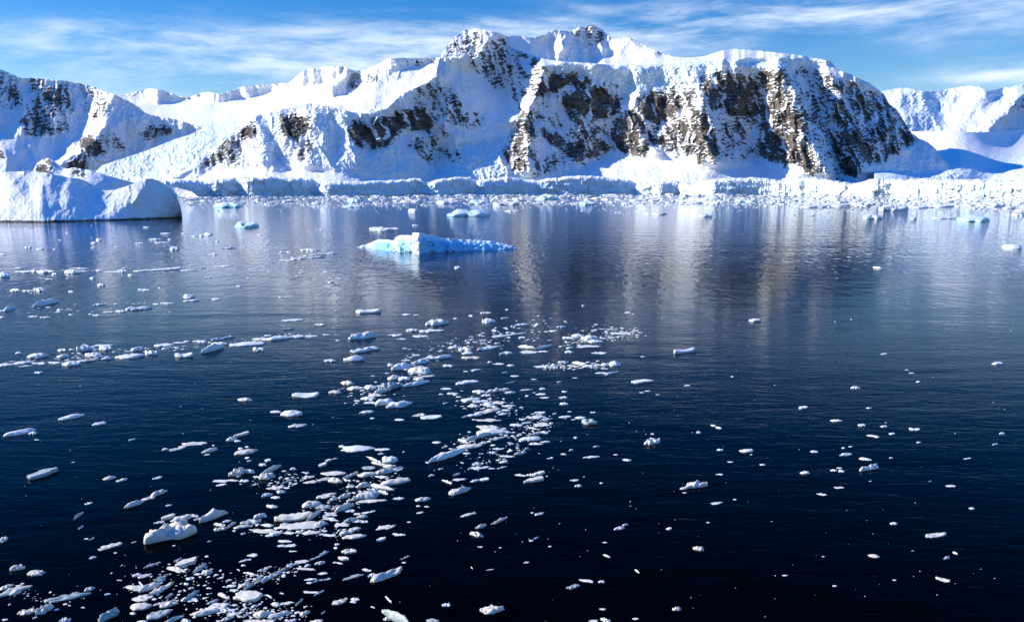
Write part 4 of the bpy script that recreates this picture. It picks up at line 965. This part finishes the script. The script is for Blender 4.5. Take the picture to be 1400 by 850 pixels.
REST = """
45,591,11,6,5l 50,600.5,6,2,0f 100,631,6,2.5,8f 180,600,10,3.5,12f 150,652,19,7,12l 166,655,18,6,14f 183,687,25,10,18l 121,687,10,4,10f 106,703,15,9,35r 24,775,18,9,8c 51,781,23,12,5r
8,801,20,8,18f 122,804,15,7,15l 61,829,24,16,20c 34,836,17,8,8c 44,833,13,8,10l 59,837,9,4,15f 77,832,8,4,10f 48,843,7,4,20f 7,846,8,4,10f 89,847,14,7,8c 150,745,30,9,15f 127,761,10,5,12l 126,735,9,4,25f 111,719,9,5,30f 118,736,6,2,0f 183,740,7,3,20f 158,755,4,2,0f
185,802,25,8,0l 147,811,8,4,10f 225.5,613,9,5,8l 262,606,34,8,5r 244,612,26,5,12f 287,614,22,8,14l 283,621,8,2,5f 292,608,4,3,0l 331,592,19,8,14s 316,599,17,8,10l 325,602,9,4,0l 336,616,31,10,8l 329,612,7,5,0l 338,610,6,4,0l 338,625,6,4,0s 341,629,7,3,8f
215,652,14,5,10f 217,672,22,9,15l 203,680,20,7,12f 187,686,18,8,18f 325,643,26,13,12c 341,643,15,8,0l 326,650,7,4,15f 304,657,21,4,0f 318,656,15,3,-3f 303,662,12,4,8s 334,656,13,5,4r 329,661,4,2,0f 366,628,9,6,5s 359,634,10,6,0l 370,640,30,10,25l 364,650,22,10,5c 351,651,11,4,0f
230,690,9,3,10f 283,707,16,5,5f 229,705,18,10,15s 250,706,32,10,12l 218,713,14,5,10f 266,704,10,7,0l 270,708,9,5,15f 355,703,18,10,15l 344,711,28,12,8r 311,711,12,5,10f 317,714,14,10,30f 300,716,16,6,-8f 365,675,14,7,8l 366,717,16,6,-5l 302,721,16,8,10f
330,719,22,6,8l 362,725,40,7,-3f 374,729,14,7,5l 333,728,7,4,10f 286,739,5,3,10f 238,745,5,2,10f 256,766,26,14,12s 243,764,12,4,25f 274,771,22,15,32f 243,777,27,10,-14f 283,780,15,10,5c 251,773,10,5,0f 260,789,13,6,8f 270,784,10,4,0f 255,797,7,5,0l
208,771,22,6,18f 204,770,8,7,60f 187,785,14,6,10l 198,786,17,7,12f 216,787,13,11,35f 222,788,16,8,30f 221,792,11,6,20f 205,800,30,12,20l 219,803,34,13,24f 187,804,18,6,0f 193,797,8,5,-40f 195,816,28,10,8f 191,827,28,13,4l 232,823,26,12,14f 218,824,20,5,15f 232,812,12,7,35f
215,838,36,14,14f 236,845,32,8,22f 195,849,14,6,5l 182,837,8,6,0f 254,847,12,7,0l 262,811,24,11,32f 259,818,21,8,5r 261,803,8,4,10f 281,835,44,11,10l 297,828,34,12,12f 291,821,16,7,20f 303,832,18,9,-12f 310,844,18,8,20f 317,833,12,5,5f 322,838,20,6,15f
339,799,13,11,30l 307,812,15,11,-20c 316,800,13,5,8f 320,806,11,5,0f 334,798,18,7,18l 313,792,8,4,10f 308,819,8,8,40f 328,810,10,5,0f 342,783,13,5,-10r 352,789,12,8,30l 368,787,42,9,24f 362,776,18,7,18r 357,837,22,15,5l 348,827,9,6,10l 376,840,18,9,15l 336,839,11,7,30f
345,848,22,5,0f 361,848,16,7,5r 377,825,12,7,-8f 370,848,12,5,5f 335,765,16,4,12f 346,758,15,5,5f 333,772,6,4,0l 326,777,5,5,-30f 405,581,21,6,6l 468,609,9,5,0l 522,614,20,4,3f 441,633,11,9,15s 449,628,8,5,10s 458,626,7,3,10f 401,640,9,5,5l 415,645,5,2,0f
521,619,8,4,5f 512,627,22,6,-22f 518,632,18,7,-14r 532,636,16,7,0l 456,646,32,8,2l 478,648,22,9,22f 459,655,20,10,-6l 443,654,20,6,10f 421,651,18,6,8f 425,658,18,6,4r 475,655,10,6,-10f 501,647,26,9,5l 503,639,20,5,0f 541,641,24,6,10f 527,643,20,9,12c 522,651,14,5,0r
479,664,12,5,5l 497,662,18,8,8c 521,664,34,8,-12l 524,671,14,7,-20f 510,668,16,6,10f 545,680,12,6,0r 506,684,38,6,2f 470,677,18,8,15l 446,676,26,8,12f 456,679,12,10,20l 426,687,28,13,8l 442,691,22,9,5f 458,690,11,11,35f 478,697,15,6,0f 487,679,18,10,10f
429,701,22,13,35l 438,713,17,12,8l 451,702,20,6,8f 452,709,18,5,-4r 480,709,17,9,10l 486,711,14,6,0f 468,716,20,6,0r 495,704,14,9,10r 501,700,12,3,5f 488,702,10,3,0f 510,698,9,3,8f 498,712,10,5,0f 389,715,11,6,10r 372,691,17,7,-4l 377,679,12,5,0l 384,671,13,6,5l
378,665,22,8,4r 392,666,9,4,0f 395,656,22,5,20f 360,703,9,8,0l 425,727,24,7,5l 409,726,9,6,0l 442,724,6,5,0l 395,728,14,4,0f 451,731,17,4,-4f 478,724,28,9,15f 483,732,30,9,6l 389,739,18,5,-2l 384,745,10,4,5f 397,745,18,4,4f 400,753,11,2,0f 366,717,15,5,-3f 370,730,14,6,10f
530,719,24,8,10r 521,735,11,9,12s 544,730,14,5,0r 461,743,7,4,0f 459,747,6,7,0f 478,751,20,11,5r 470,762,13,8,-8s 458,768,6,3,0f 464,769,9,3,-10f 443,754,11,7,20r 435,760,12,4,25f 413,767,20,5,3f 427,763,9,4,20f 421,771,8,6,10l 438,768,15,7,12l 419,777,25,4,-4f
398,771,14,7,15r 387,777,20,6,26f 370,787,22,8,30f 441,783,12,4,5f 425,791,18,4,5l 433,793,14,3,22f 446,791,15,3,12f 423,796,8,3,0f 436,809,13,5,28f 424,809,16,4,0r 409,821,12,7,40r 390,824,24,5,8r 377,824,11,7,0l 368,813,9,6,-30f 501,778,13,6,-10f 509,784,11,9,10l 483,787,24,7,14r
549,763,6,3,20f 556,760,8,4,20f 552,768,6,3,0f 465,820,22,10,14r 485,818,12,6,0l 483,822,9,4,0f 416,837,15,8,18l 442,836,7,4,30f 380,839,30,9,12l 366,836,10,12,0f 401,841,6,3,0f 398,847,12,6,10f 433,848,16,7,5f 531,816,10,9,-45f 526,832,10,14,-20l 510,829,6,3,-20f 530,844,12,9,0c
575,566,20,6,4f 546,573,12,4,0l 597,604,12,4,0l 552,617,3,2,0l 584,631,5,4,-15f 545,639,13,5,15l 641,609,32,9,5l 633,601,13,7,-14f 647,597,22,8,14l 660,593,22,9,14l 668,583,28,8,0f 692,590,15,5,0l 682,598,24,6,12f 661,604,14,6,10f 622,613,12,6,20f 638,619,11,4,0l 674,608,7,3,0l
650,566,20,6,8l 637,568,12,4,15f 662,562,22,6,6r 648,573,7,2,0f 668,574,28,4,0r 739,563,14,4,0f 732,569,22,6,4r 747,572,13,5,5l 715,572,9,5,0r 706,580,17,5,0l 720,577,14,4,10f 740,580,22,6,0r 727,584,12,4,-10f 735,591,22,5,12l 745,590,12,5,0l 712,600,6,7,0f 731,606,15,4,0f 747,603,11,4,5l
699,606,6,4,5f 712,618,18,6,12l 719,612,9,6,30r 698,615,8,4,0l 707,611,4,3,0l 680,613,12,3,-4f 673,617,12,5,4r 693,623,22,3,-3f 690,629,8,7,0f 686,631,8,4,0s 686,638,12,4,15f 652,633,13,7,5l 642,638,6,7,30f 650,639,15,5,0r 663,638,13,4,8f 672,640,9,2,0f 603,640,7,3,10f 594,641,4,4,50f
590,649,9,4,10l 624,647,11,5,18f 626,655,18,4,8r 612,657,12,6,-20r 650,656,14,5,10l 663,654,12,6,0s 619,675,5,4,0f 578,681,20,8,8l 572,691,6,3,0l 583,692,7,2,0f 574,700,10,3,10f 641,702,20,5,14r 738,645,13,9,10s 727,648,10,6,0r 712,649,15,4,-5f 748,650,3,3,0l 737,701,12,5,10r 728,700,4,3,0l
682,710,21,8,24f 750,626,5,2,0f 754.5,624.5,4,4,0l 658,717,14,9,15c 652,728,15,11,-8c 726,738,7,4,0f 733,734,8,4,20f 752,746,4,3,0l 720,768,7,3,5r 670,778,9,2,8f 645,774,4,5,-50f 656,747,7,2,0f 684,748,4,2,0f 611,825,11,7,0r 592,847,18,7,-3l 559,713,6,2,0f
25,482,9,4,3l 51,485,28,8,4l 8,498,20,5,2l 31,495,26,5,5l 52,496,16,4,0r 35,500,16,2,5f 52,508,12,5,0r 85,478,12,5,0l 98,477,7,3,0f 127,477,15,4,0l 145,475,20,8,0c 141,471.5,26,3,3f 87,486,18,6,3l 74,495,16,4,-3r 98,496,24,8,2l 121,492,30,5,8l 146,489,14,5,5l 128,484,22,7,0c 108,482,7,3,0f
188,476,18,7,8l 206,481,16,9,0c 136,578,19,6,8l 225,471,26,6,2l 245,468,16,2,0f 255,466,9,3,0f 274,466,18,4,0l 297,463,18,5,8l 313,460,16,4,8l 300,469,20,6,0l 354,477,15,6,0c 358,463,28,5,0r 382,461,34,7,6l 366,458,10,3,0f 404,459,26,6,4r 395,448.5,15,4,8f 335,545,20,7,0l 377,562,14,5,0l 407,581,22,6,8r
438,443,14,4,0r 420,459,28,4,2r 446,457,10,3,0f 462,465,6,2,0f 452,492,15,5,0l 475,522,17,9,-3l 485,529.5,22,8,0l 457,534.5,17,7,0l 466,531,9,3,15f 534,498,9,5,0l 549,500,27,11,6l 555,492,12,3,0f 538,515,18,9,6l 552,516,18,8,0l 506,528,18,8,0l 522,533,24,8,14l 533,526,26,11,6c 543,524,12,7,0l
568,523,34,8,10l 580,514,28,6,8r 572,517,14,6,0l 514,539,19,6,0l 504,543.5,20,7,0l 507,549.5,14,5,0f 525,547.5,28,12,8l 488,547,7,3,0s 501,562,19,6,6l 509,571,6,3,0s 563,451,16,5,0c 590,451,30,6,3r 575,459,22,4,0r 540,457.5,20,4,0r 549,463,12,3,0f 574,494,24,7,10c 589,488,24,8,5r 607,487,22,6,8l 569,485,10,3,0f 613,499,13,5,0r
797,417,4,3,0l 693,423,5,2,0l 663,427,16,4,0r 667,438,18,7,0c 676,451,9,4,0r 644,431,6,3,0l 623,435,7,2,0l 690,434,12,3,5f 712,443,20,6,5r 734,443,8,3,0l 766,446,12,4,5r 757,452,12,3,0l 688,458,28,4,6r 712,455,16,3,6f 714,461,10,4,0l 621,474,18,5,4l 637,477,18,7,0c 640,482,16,5,0l 646,488,24,6,2r
669,474,30,7,8r 720,473.5,20,5,-6l 743,473,24,7,14r 722,481,30,4,0r 743,480,14,3,0l 693,482,18,5,4l 790,458,16,6,0l 806,461,22,8,0c 778,461,20,5,0r 813,466,20,5,0l 804,473,30,4,2r 779,475,11,4,5l 778,480.5,11,4,0l 754,499,20,8,8r 769,494,14,6,5r 740,501,20,3,0f 757,502,12,5,0c 792,496,18,5,-8l 808,499,22,6,4r 826,498,12,6,0l
823,509,14,4,0f 836,508,16,7,14r 651,505,14,4,6l 637,507,8,3,0r 690,508.5,8,3,12l 704,513.5,11,3,0l 698,522,13,2,14f 698,499,11,3,0l 682,497,15,3,0f 670,494.5,7,3,5l 638,521,32,8,6r 610,531,15,3,0f 618,537,14,4,0f 603,538,7,3,0f 609,550,7,3,12f 655,534,17,6,0l 674,532,18,10,10r 687,531,17,8,5r 698,535.5,14,5,4l 665,539,12,5,0f
643,545,24,7,4l 658,547,20,7,4r 648,554,14,6,0l 669,551,14,8,0l 683,549,17,6,0r 696,554,16,5,4l 673,559,22,7,6l 688,565,14,4,6l 691,560,12,3,0f 719,532,13,4,5r 720.5,540,5,4,0l 741.5,530.5,8,4,0l 740,538,12,4,0r 744,543,12,3,0f 731,536,4,2,0f 772,534.5,9,3,0l 771,542,11,5,0r 771,551,12,5,0l 764,521.5,6,3,8l 730,518,8,2,0f 786,516,7,2,0f
773,569,16,4,5l 793,570,14,5,0l 784,573,6,2,0f 779,562,6,2,0f 811,563,7,3,0f 815,609.5,8,3,8l 808,624,21,4,4l 787,597,5,5,0c 781,614,7,4,12l 771,620,8,3,-4l 713,556,6,3,0f 859,427,10,3,0l 866,429,6,2,0f 877,536,6,2,0f 885,534,8,2,0f 940,526,7,3,0r 899,539,5,1.5,0f 879,487,6,2,0f 820,482,20,4,0r 850,455,26,4,0r
1292,297,32,4,0r 1249,298,9,4,0l 1199,365,12,4,-8f 1219,353,4,2,0f 1208.6,483,9,3,0f 1240,505,6,2,0f 1246,509.5,9,2,0f 1256,521,7,3,0l 1169.5,529,12,5,0l 1098,556,12,6,0s 1188,557,7,3,0l 1001,514,4,3,0l 1392,292,18,6,0l 1143,574,15,5,0l 1179,580.5,10,5,0c 1208.6,582,10,4,0l 1194,595.5,18,4,-8f 1219,592,9,4,0l 1250.5,585.5,14,6,-4b
1211,577,3,2,0f 1370,591.5,8,4,0l 1361,606.5,8,3,8l 1323,626,10,3,6f 1256,604,7,3,0l 1153,611.5,5,3,0l 1163,610,6,2,0l 1157,620,16,6,4l 1182,626.5,17,5,-7l 1218,625,5,3,0f 1027,620.5,3,3,0f 1113,616.5,11,4,0l 1042.5,634.5,8,3,0l 1100.5,645,13,6,0l 1140,642,10,4,0l 1151,643,9,5,0c 1148,639,8,3,0f 1190,657,3,2,0f 1271,657,5,3,20l
1299.5,663.5,14,4,0l 1146.5,666,14,3,-2f 1124,675,12,4,-6f 1329,694,8,4,0l 1004.6,682,5,3,0f 1222,714.5,10,5,0l 1294,761,9,6,8c 1306,754,8,6,-20l 1125.6,760,4,2,0f 1223,792,5,3,0f 1072.7,786,7,2,0f 1141,800,6,3,0f 1248,752,3,2,0f 892,592.5,5,3,0l 857,628,12,4,-3l 841.6,621,6,2,0f 955,590,7,4,0l 983,584,9,4,-8l 975,581,8,3,-10l
984.6,614,9,4,0l 998,631,8,2,0f 934,667,9,4,0c 935.7,673,6,2,0f 979.5,687,17,4,6f 984.6,647.5,9,4,0r 790.5,663,9,5,0l 785.7,655.6,12,4,5f 822.3,659.5,5,3,0l 798.5,651,3,2,0f 846.7,721,13,6,8l 854.7,716.5,8,4,12l 914.7,721.5,7,5,0s 829.6,758,8,6,-20r 827,741,6,2,0f 752.4,746,4,2,0f 871,779,8,5,-35l 802.3,793,20,5,-6f 823,794,9,5,0l
824,832,8,3,0f 869,845,8,3,0f 828,847,12,6,-15c 811,848,12,3,0f 968,713.6,5,2,0f 50,314.5,5,1.5,0f 92,317.7,5,2,0f 82,327.5,4,1.5,0f 135,327,9,5,0l 129,331.5,9,3,0l 127,338,6,1.5,0f 39,337.5,10,3,0l 55,339.5,10,3,0f 75,340,4,2,0f 4,347,9,3,0f 200,310,7,2,0f 226,318.5,14,2.5,0f 212,326.5,18,3,0f 232,327,6,3,0l 191,332,12,3,0f 162,337,14,2,0f
222,331,18,2,0f 238,339,13,7,0c 26,365.5,11,2.5,0f 36,370.5,30,4,0r 47,370,11,5,0l 66,370.5,28,6,0c 75,374,9,4,0l 109,366.5,26,2,0f 113,370,9,3,0f 135,369.5,8,3,0l 127,379.5,8,4,0l 153,371,24,3,0r 166,370,14,5,0c 178.5,375.5,8,4,0l 200,369,36,4,3r 226,367,28,5,2r 67,381,11,2.5,0f 138,389,11,5,0l 21,396.5,14,5,0c 38,397,16,4,0r 53,395,14,7,0c
97,398,8,3,0l 43,400,4,2,0f 198,395.5,15,4,0r 218,393,3,3,0l 66,419.5,9,2,0f 13,420.5,15,7,14l 4,424,12,3,0f 3,433,8,3,0f 81,423,7,4,0l 80,426,8,2,0f 46,432,13,3,0r 62,433,13,3,0r 97,429.5,7,2,0f 137,415.5,18,4,3f 149,426,13,3,0f 124,429,6,2,0f 132,430,9,4,0r 165,425,14,4,0l 213,415,8,3,0r 228,414,18,3,0f
285,319,11,6,0l 279,321,14,4,0r 266,322,13,2,0f 251,318.5,6,2,0f 297,329,5,3,0l 314,338.5,16,3,3f 333,337.5,6,2,0l 355,321,6,2,0f 437,313,10,2,0f 401,309,4,1.5,0f 292,347,12,3,0r 380,338,7,2,0f 385,344,5,3,0l 395,344,7,2.5,0l 422,341,20,5,0r 449,346,24,5,4r 430,351,26,4,4r 405,353,16,4,0r 392,355,16,3,0r 243,366,13,3,0l 258,369,20,2.5,0f 262,362,6,2,0f
307,363,24,3,0r 285,378.5,10,3,0r 327,390.5,8,3,0l 262,410,22,4,3f 296,408,13,4,0r 383,406,5,3,0l 452,385,9,3,0l 450,391,14,2,0f 462,380,8,3,0r 401,437,28,4,3f 396,405,12,1.5,0f 567,307.5,8,2.5,0f 626,365,8,4,0c 556,429.5,11,3,0l 569,430,7,2,0f 445,371,8,3,0f 848,290,14,2,0f 701,288,18,3,0f 1085,293,6,2,0f 1110,294,8,2,0f
483,281,24,5,0r 432,282,13,3,0f 655,276,26,6,0c 690,278,32,6,0c 709,272,18,6,0c 857,278,13,4,0l 936,267,14,6,0l 954,267,10,5,0l 1144,268,13,6,0l 1165,270,12,4,0l 1112,281,38,5,0r 1150,280,30,5,0l 1180,279,24,5,0c 1290,281,26,5,0l 1355,280,34,7,0c 1260,282,24,5,0r 560,274,22,5,0r 610,276,26,5,0c 1020,274,26,5,0r 1062,276,20,5,0c
"""
rest = []
for s_ in REST.split():
    a_ = s_.split(',')
    rest.append((float(a_[0]), float(a_[1]), float(a_[2]), float(a_[3]), float(a_[4][:-1]), a_[4][-1]))
rest.sort(key=lambda r: -r[2] * r[3])
N_THINGS = 300 - len(LAND)
MATS = [M_FLOE, M_BERG, M_GLASS, M_TEAL]
for i, (x, y, w, h, an, kd, mi, nm, lab, _) in enumerate(LAND):
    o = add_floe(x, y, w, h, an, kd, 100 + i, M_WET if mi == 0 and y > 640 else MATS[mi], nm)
    tag(o, lab, 'ice floe' if nm == 'ice_floe' else 'ice chunk', 'pieces of ice drifting on the sea')

DIRS = ['right of', 'beyond and right of', 'beyond', 'beyond and left of', 'left of', 'in front and left of', 'in front of', 'in front and right of']
ORD = ['nearest', 'second', 'third', 'fourth', 'fifth', 'sixth', 'seventh', 'eighth', 'ninth', 'tenth', 'eleventh', 'twelfth', 'thirteenth']
slots = {}
for j, r in enumerate(rest[:N_THINGS]):
    d = [(math.hypot(r[0] - L[0], (r[1] - L[1]) * 1.6), k) for k, L in enumerate(LAND)]
    dist, k = min(d)
    L = LAND[k]
    an = math.degrees(math.atan2(-(r[1] - L[1]) * 1.6, r[0] - L[0])) % 360
    slots.setdefault((k, int(((an + 22.5) % 360) // 45)), []).append((dist, j))
labels = {}
for (k, oc), lst in slots.items():
    for n_, (_, j) in enumerate(sorted(lst)):
        x, y, w, h, an, kd = rest[j]
        size = 'tiny' if w < 10 else 'small' if w < 18 else 'medium' if w < 28 else 'long'
        form = {'f': 'flat floe', 'l': 'rounded floe', 'c': 'craggy chunk', 'r': 'ragged floe', 's': 'angular floe', 'b': 'curved floe'}[kd]
        rank = ORD[n_] if len(lst) > 1 else 'the one'
        labels[j] = f"{size} {form}, {rank} {DIRS[oc]} {LAND[k][9]}"
for j, (x, y, w, h, an, kd) in enumerate(rest[:N_THINGS]):
    nm = 'ice_chunk' if kd == 'c' else 'ice_floe'
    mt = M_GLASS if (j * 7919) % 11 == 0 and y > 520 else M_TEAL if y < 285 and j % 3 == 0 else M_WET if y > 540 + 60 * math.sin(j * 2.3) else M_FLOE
    o = add_floe(x, y, w, h, an, kd, 500 + j, mt, nm)
    tag(o, labels[j], 'ice chunk' if kd == 'c' else 'ice floe', 'pieces of ice drifting on the sea')

# the crumbs nobody could count: brash along the shore and chips between the floes
rng = np.random.RandomState(4)
VS, FS, BS = [], [], []
nv = 0
for j, r in enumerate(rest[N_THINGS:]):
    V, F, b = floe_geo(*r[:5], r[5], 2000 + j)
    VS.append(V); FS += [tuple(i + nv for i in f) for f in F]; BS.append(b); nv += len(V)


def chip(px, py, w, hh):
    """one small broken piece: a lopsided prism with a sloping top"""
    global nv
    Y = float(water_depth(py)); m = Y / F_PX
    X = (px - 700) / F_PX / (CP + (425 - py) / F_PX * SP) * Y
    n = 7
    th = np.sort(rng.uniform(0, 2 * np.pi, n)) * 0.5 + np.linspace(0, 2 * np.pi, n, endpoint=False) * 0.5
    R = w * m / 2 * rng.uniform(0.7, 1.15, n)
    asp = rng.uniform(0.5, 0.9)
    H = hh * m
    ro = rng.uniform(0, 3.14)
    def ring(k, z):
        a = R * k * np.cos(th); b_ = R * k * np.sin(th) * asp
        return np.stack([X + a * math.cos(ro) - b_ * math.sin(ro), Y + a * math.sin(ro) + b_ * math.cos(ro), z], -1)
    V = np.concatenate([ring(1, np.full(n, -0.3 * H - 0.02)), ring(0.97, H * rng.uniform(0.3, 0.65, n)), ring(rng.uniform(0.3, 0.6), H * rng.uniform(0.7, 1.1, n))])
    F = [tuple(range(2 * n, 3 * n))]
    for j in range(n):
        k = (j + 1) % n
        F.append((j, k, n + k, n + j)); F.append((n + j, n + k, 2 * n + k, 2 * n + j))
    VS.append(V); FS.extend([tuple(i + nv for i in f) for f in F]); BS.append(np.full(len(V), rng.choice([0.0, 0.1, 0.25, 0.6])))
    nv += len(V)


# shore band: outer edge in photograph rows
edge = [(215, 279), (300, 283), (340, 281), (420, 281), (500, 283), (600, 280), (700, 279), (780, 281), (900, 281), (1000, 282), (1110, 283), (1230, 286), (1300, 284), (1445, 292)]
for _ in range(8500):
    px = rng.uniform(215, 1445)
    e = float(curve(edge, px)); top_ = float(curve(cl_bot, px)) + 0.2
    u = rng.beta(1.05, 1.25)
    py = top_ + (e - top_) * u
    if perlin(np.array(px / 40.0), np.array(py / 1.6), 77) < -0.28 and rng.rand() < 0.85:
        continue
    k = rng.rand()
    w = 1.5 + 7.0 * k ** 4 + (8 if k > 0.985 else 0)
    chip(px, py, w, min(w * rng.uniform(0.07, 0.24), 2.2))
for _ in range(520):     # thinning out beyond the edge
    px = rng.uniform(250, 1445)
    py = float(curve(edge, px)) + rng.exponential(2.6)
    chip(px, py, rng.uniform(1.0, 3.5), rng.uniform(0.3, 0.9))
# streams of chips that follow the floes
streams = [((380, 850), (180, 790), 30, 160), ((330, 800), (400, 775), 12, 110), ((420, 715), (530, 650), 16, 150), ((340, 720), (480, 730), 12, 90), ((300, 830), (400, 840), 14, 120), ((640, 545), (700, 560), 14, 110),
           ((610, 610), (700, 585), 12, 60), ((710, 600), (750, 570), 14, 90), ((640, 635), (720, 610), 16, 60), ((0, 498), (420, 458), 5, 190), ((480, 545), (590, 500), 14, 80), ((560, 490), (760, 440), 16, 130),
           ((740, 500), (840, 500), 6, 110), ((770, 470), (880, 455), 6, 120), ((380, 355), (460, 346), 3, 70), ((20, 372), (250, 367), 3, 90), ((300, 365), (470, 372), 14, 60), ((350, 660), (420, 650), 14, 60),
           ((0, 810), (100, 825), 14, 40), ((600, 470), (760, 460), 12, 80), ((20, 425), (240, 420), 10, 50), ((250, 770), (290, 790), 20, 40), ((800, 450), (880, 452), 8, 60)]
for (x1, y1), (x2, y2), sp, n in streams:
    for _ in range(int(n * 1.5)):
        t_ = rng.rand()
        px = x1 + (x2 - x1) * t_ + rng.normal(0, sp * 0.9); py = y1 + (y2 - y1) * t_ + rng.normal(0, sp * 0.42)
        if py < 300:
            continue
        w = 1.2 + 7.0 * rng.rand() ** 2.6
        chip(px, py, w, w * rng.uniform(0.05, 0.16))
for _ in range(420):     # stray crumbs on open water
    px = rng.uniform(-20, 1420); py = 290 + 560 * rng.rand() ** 1.5
    w = 0.8 + 1.9 * rng.rand() ** 2
    chip(px, py, w, w * 0.25)
me = bpy.data.meshes.new('brash_ice')
me.from_pydata(np.concatenate(VS).tolist(), [], FS)
at = me.attributes.new('ice', 'FLOAT', 'POINT'); at.data.foreach_set('value', np.concatenate(BS).astype(np.float32))
me.materials.append(M_FLOE)
o = bpy.data.objects.new('brash_ice', me); C.objects.link(o)
tag(o, 'countless small broken pieces of ice along the shore and between the floes', 'brash ice', kind='stuff')
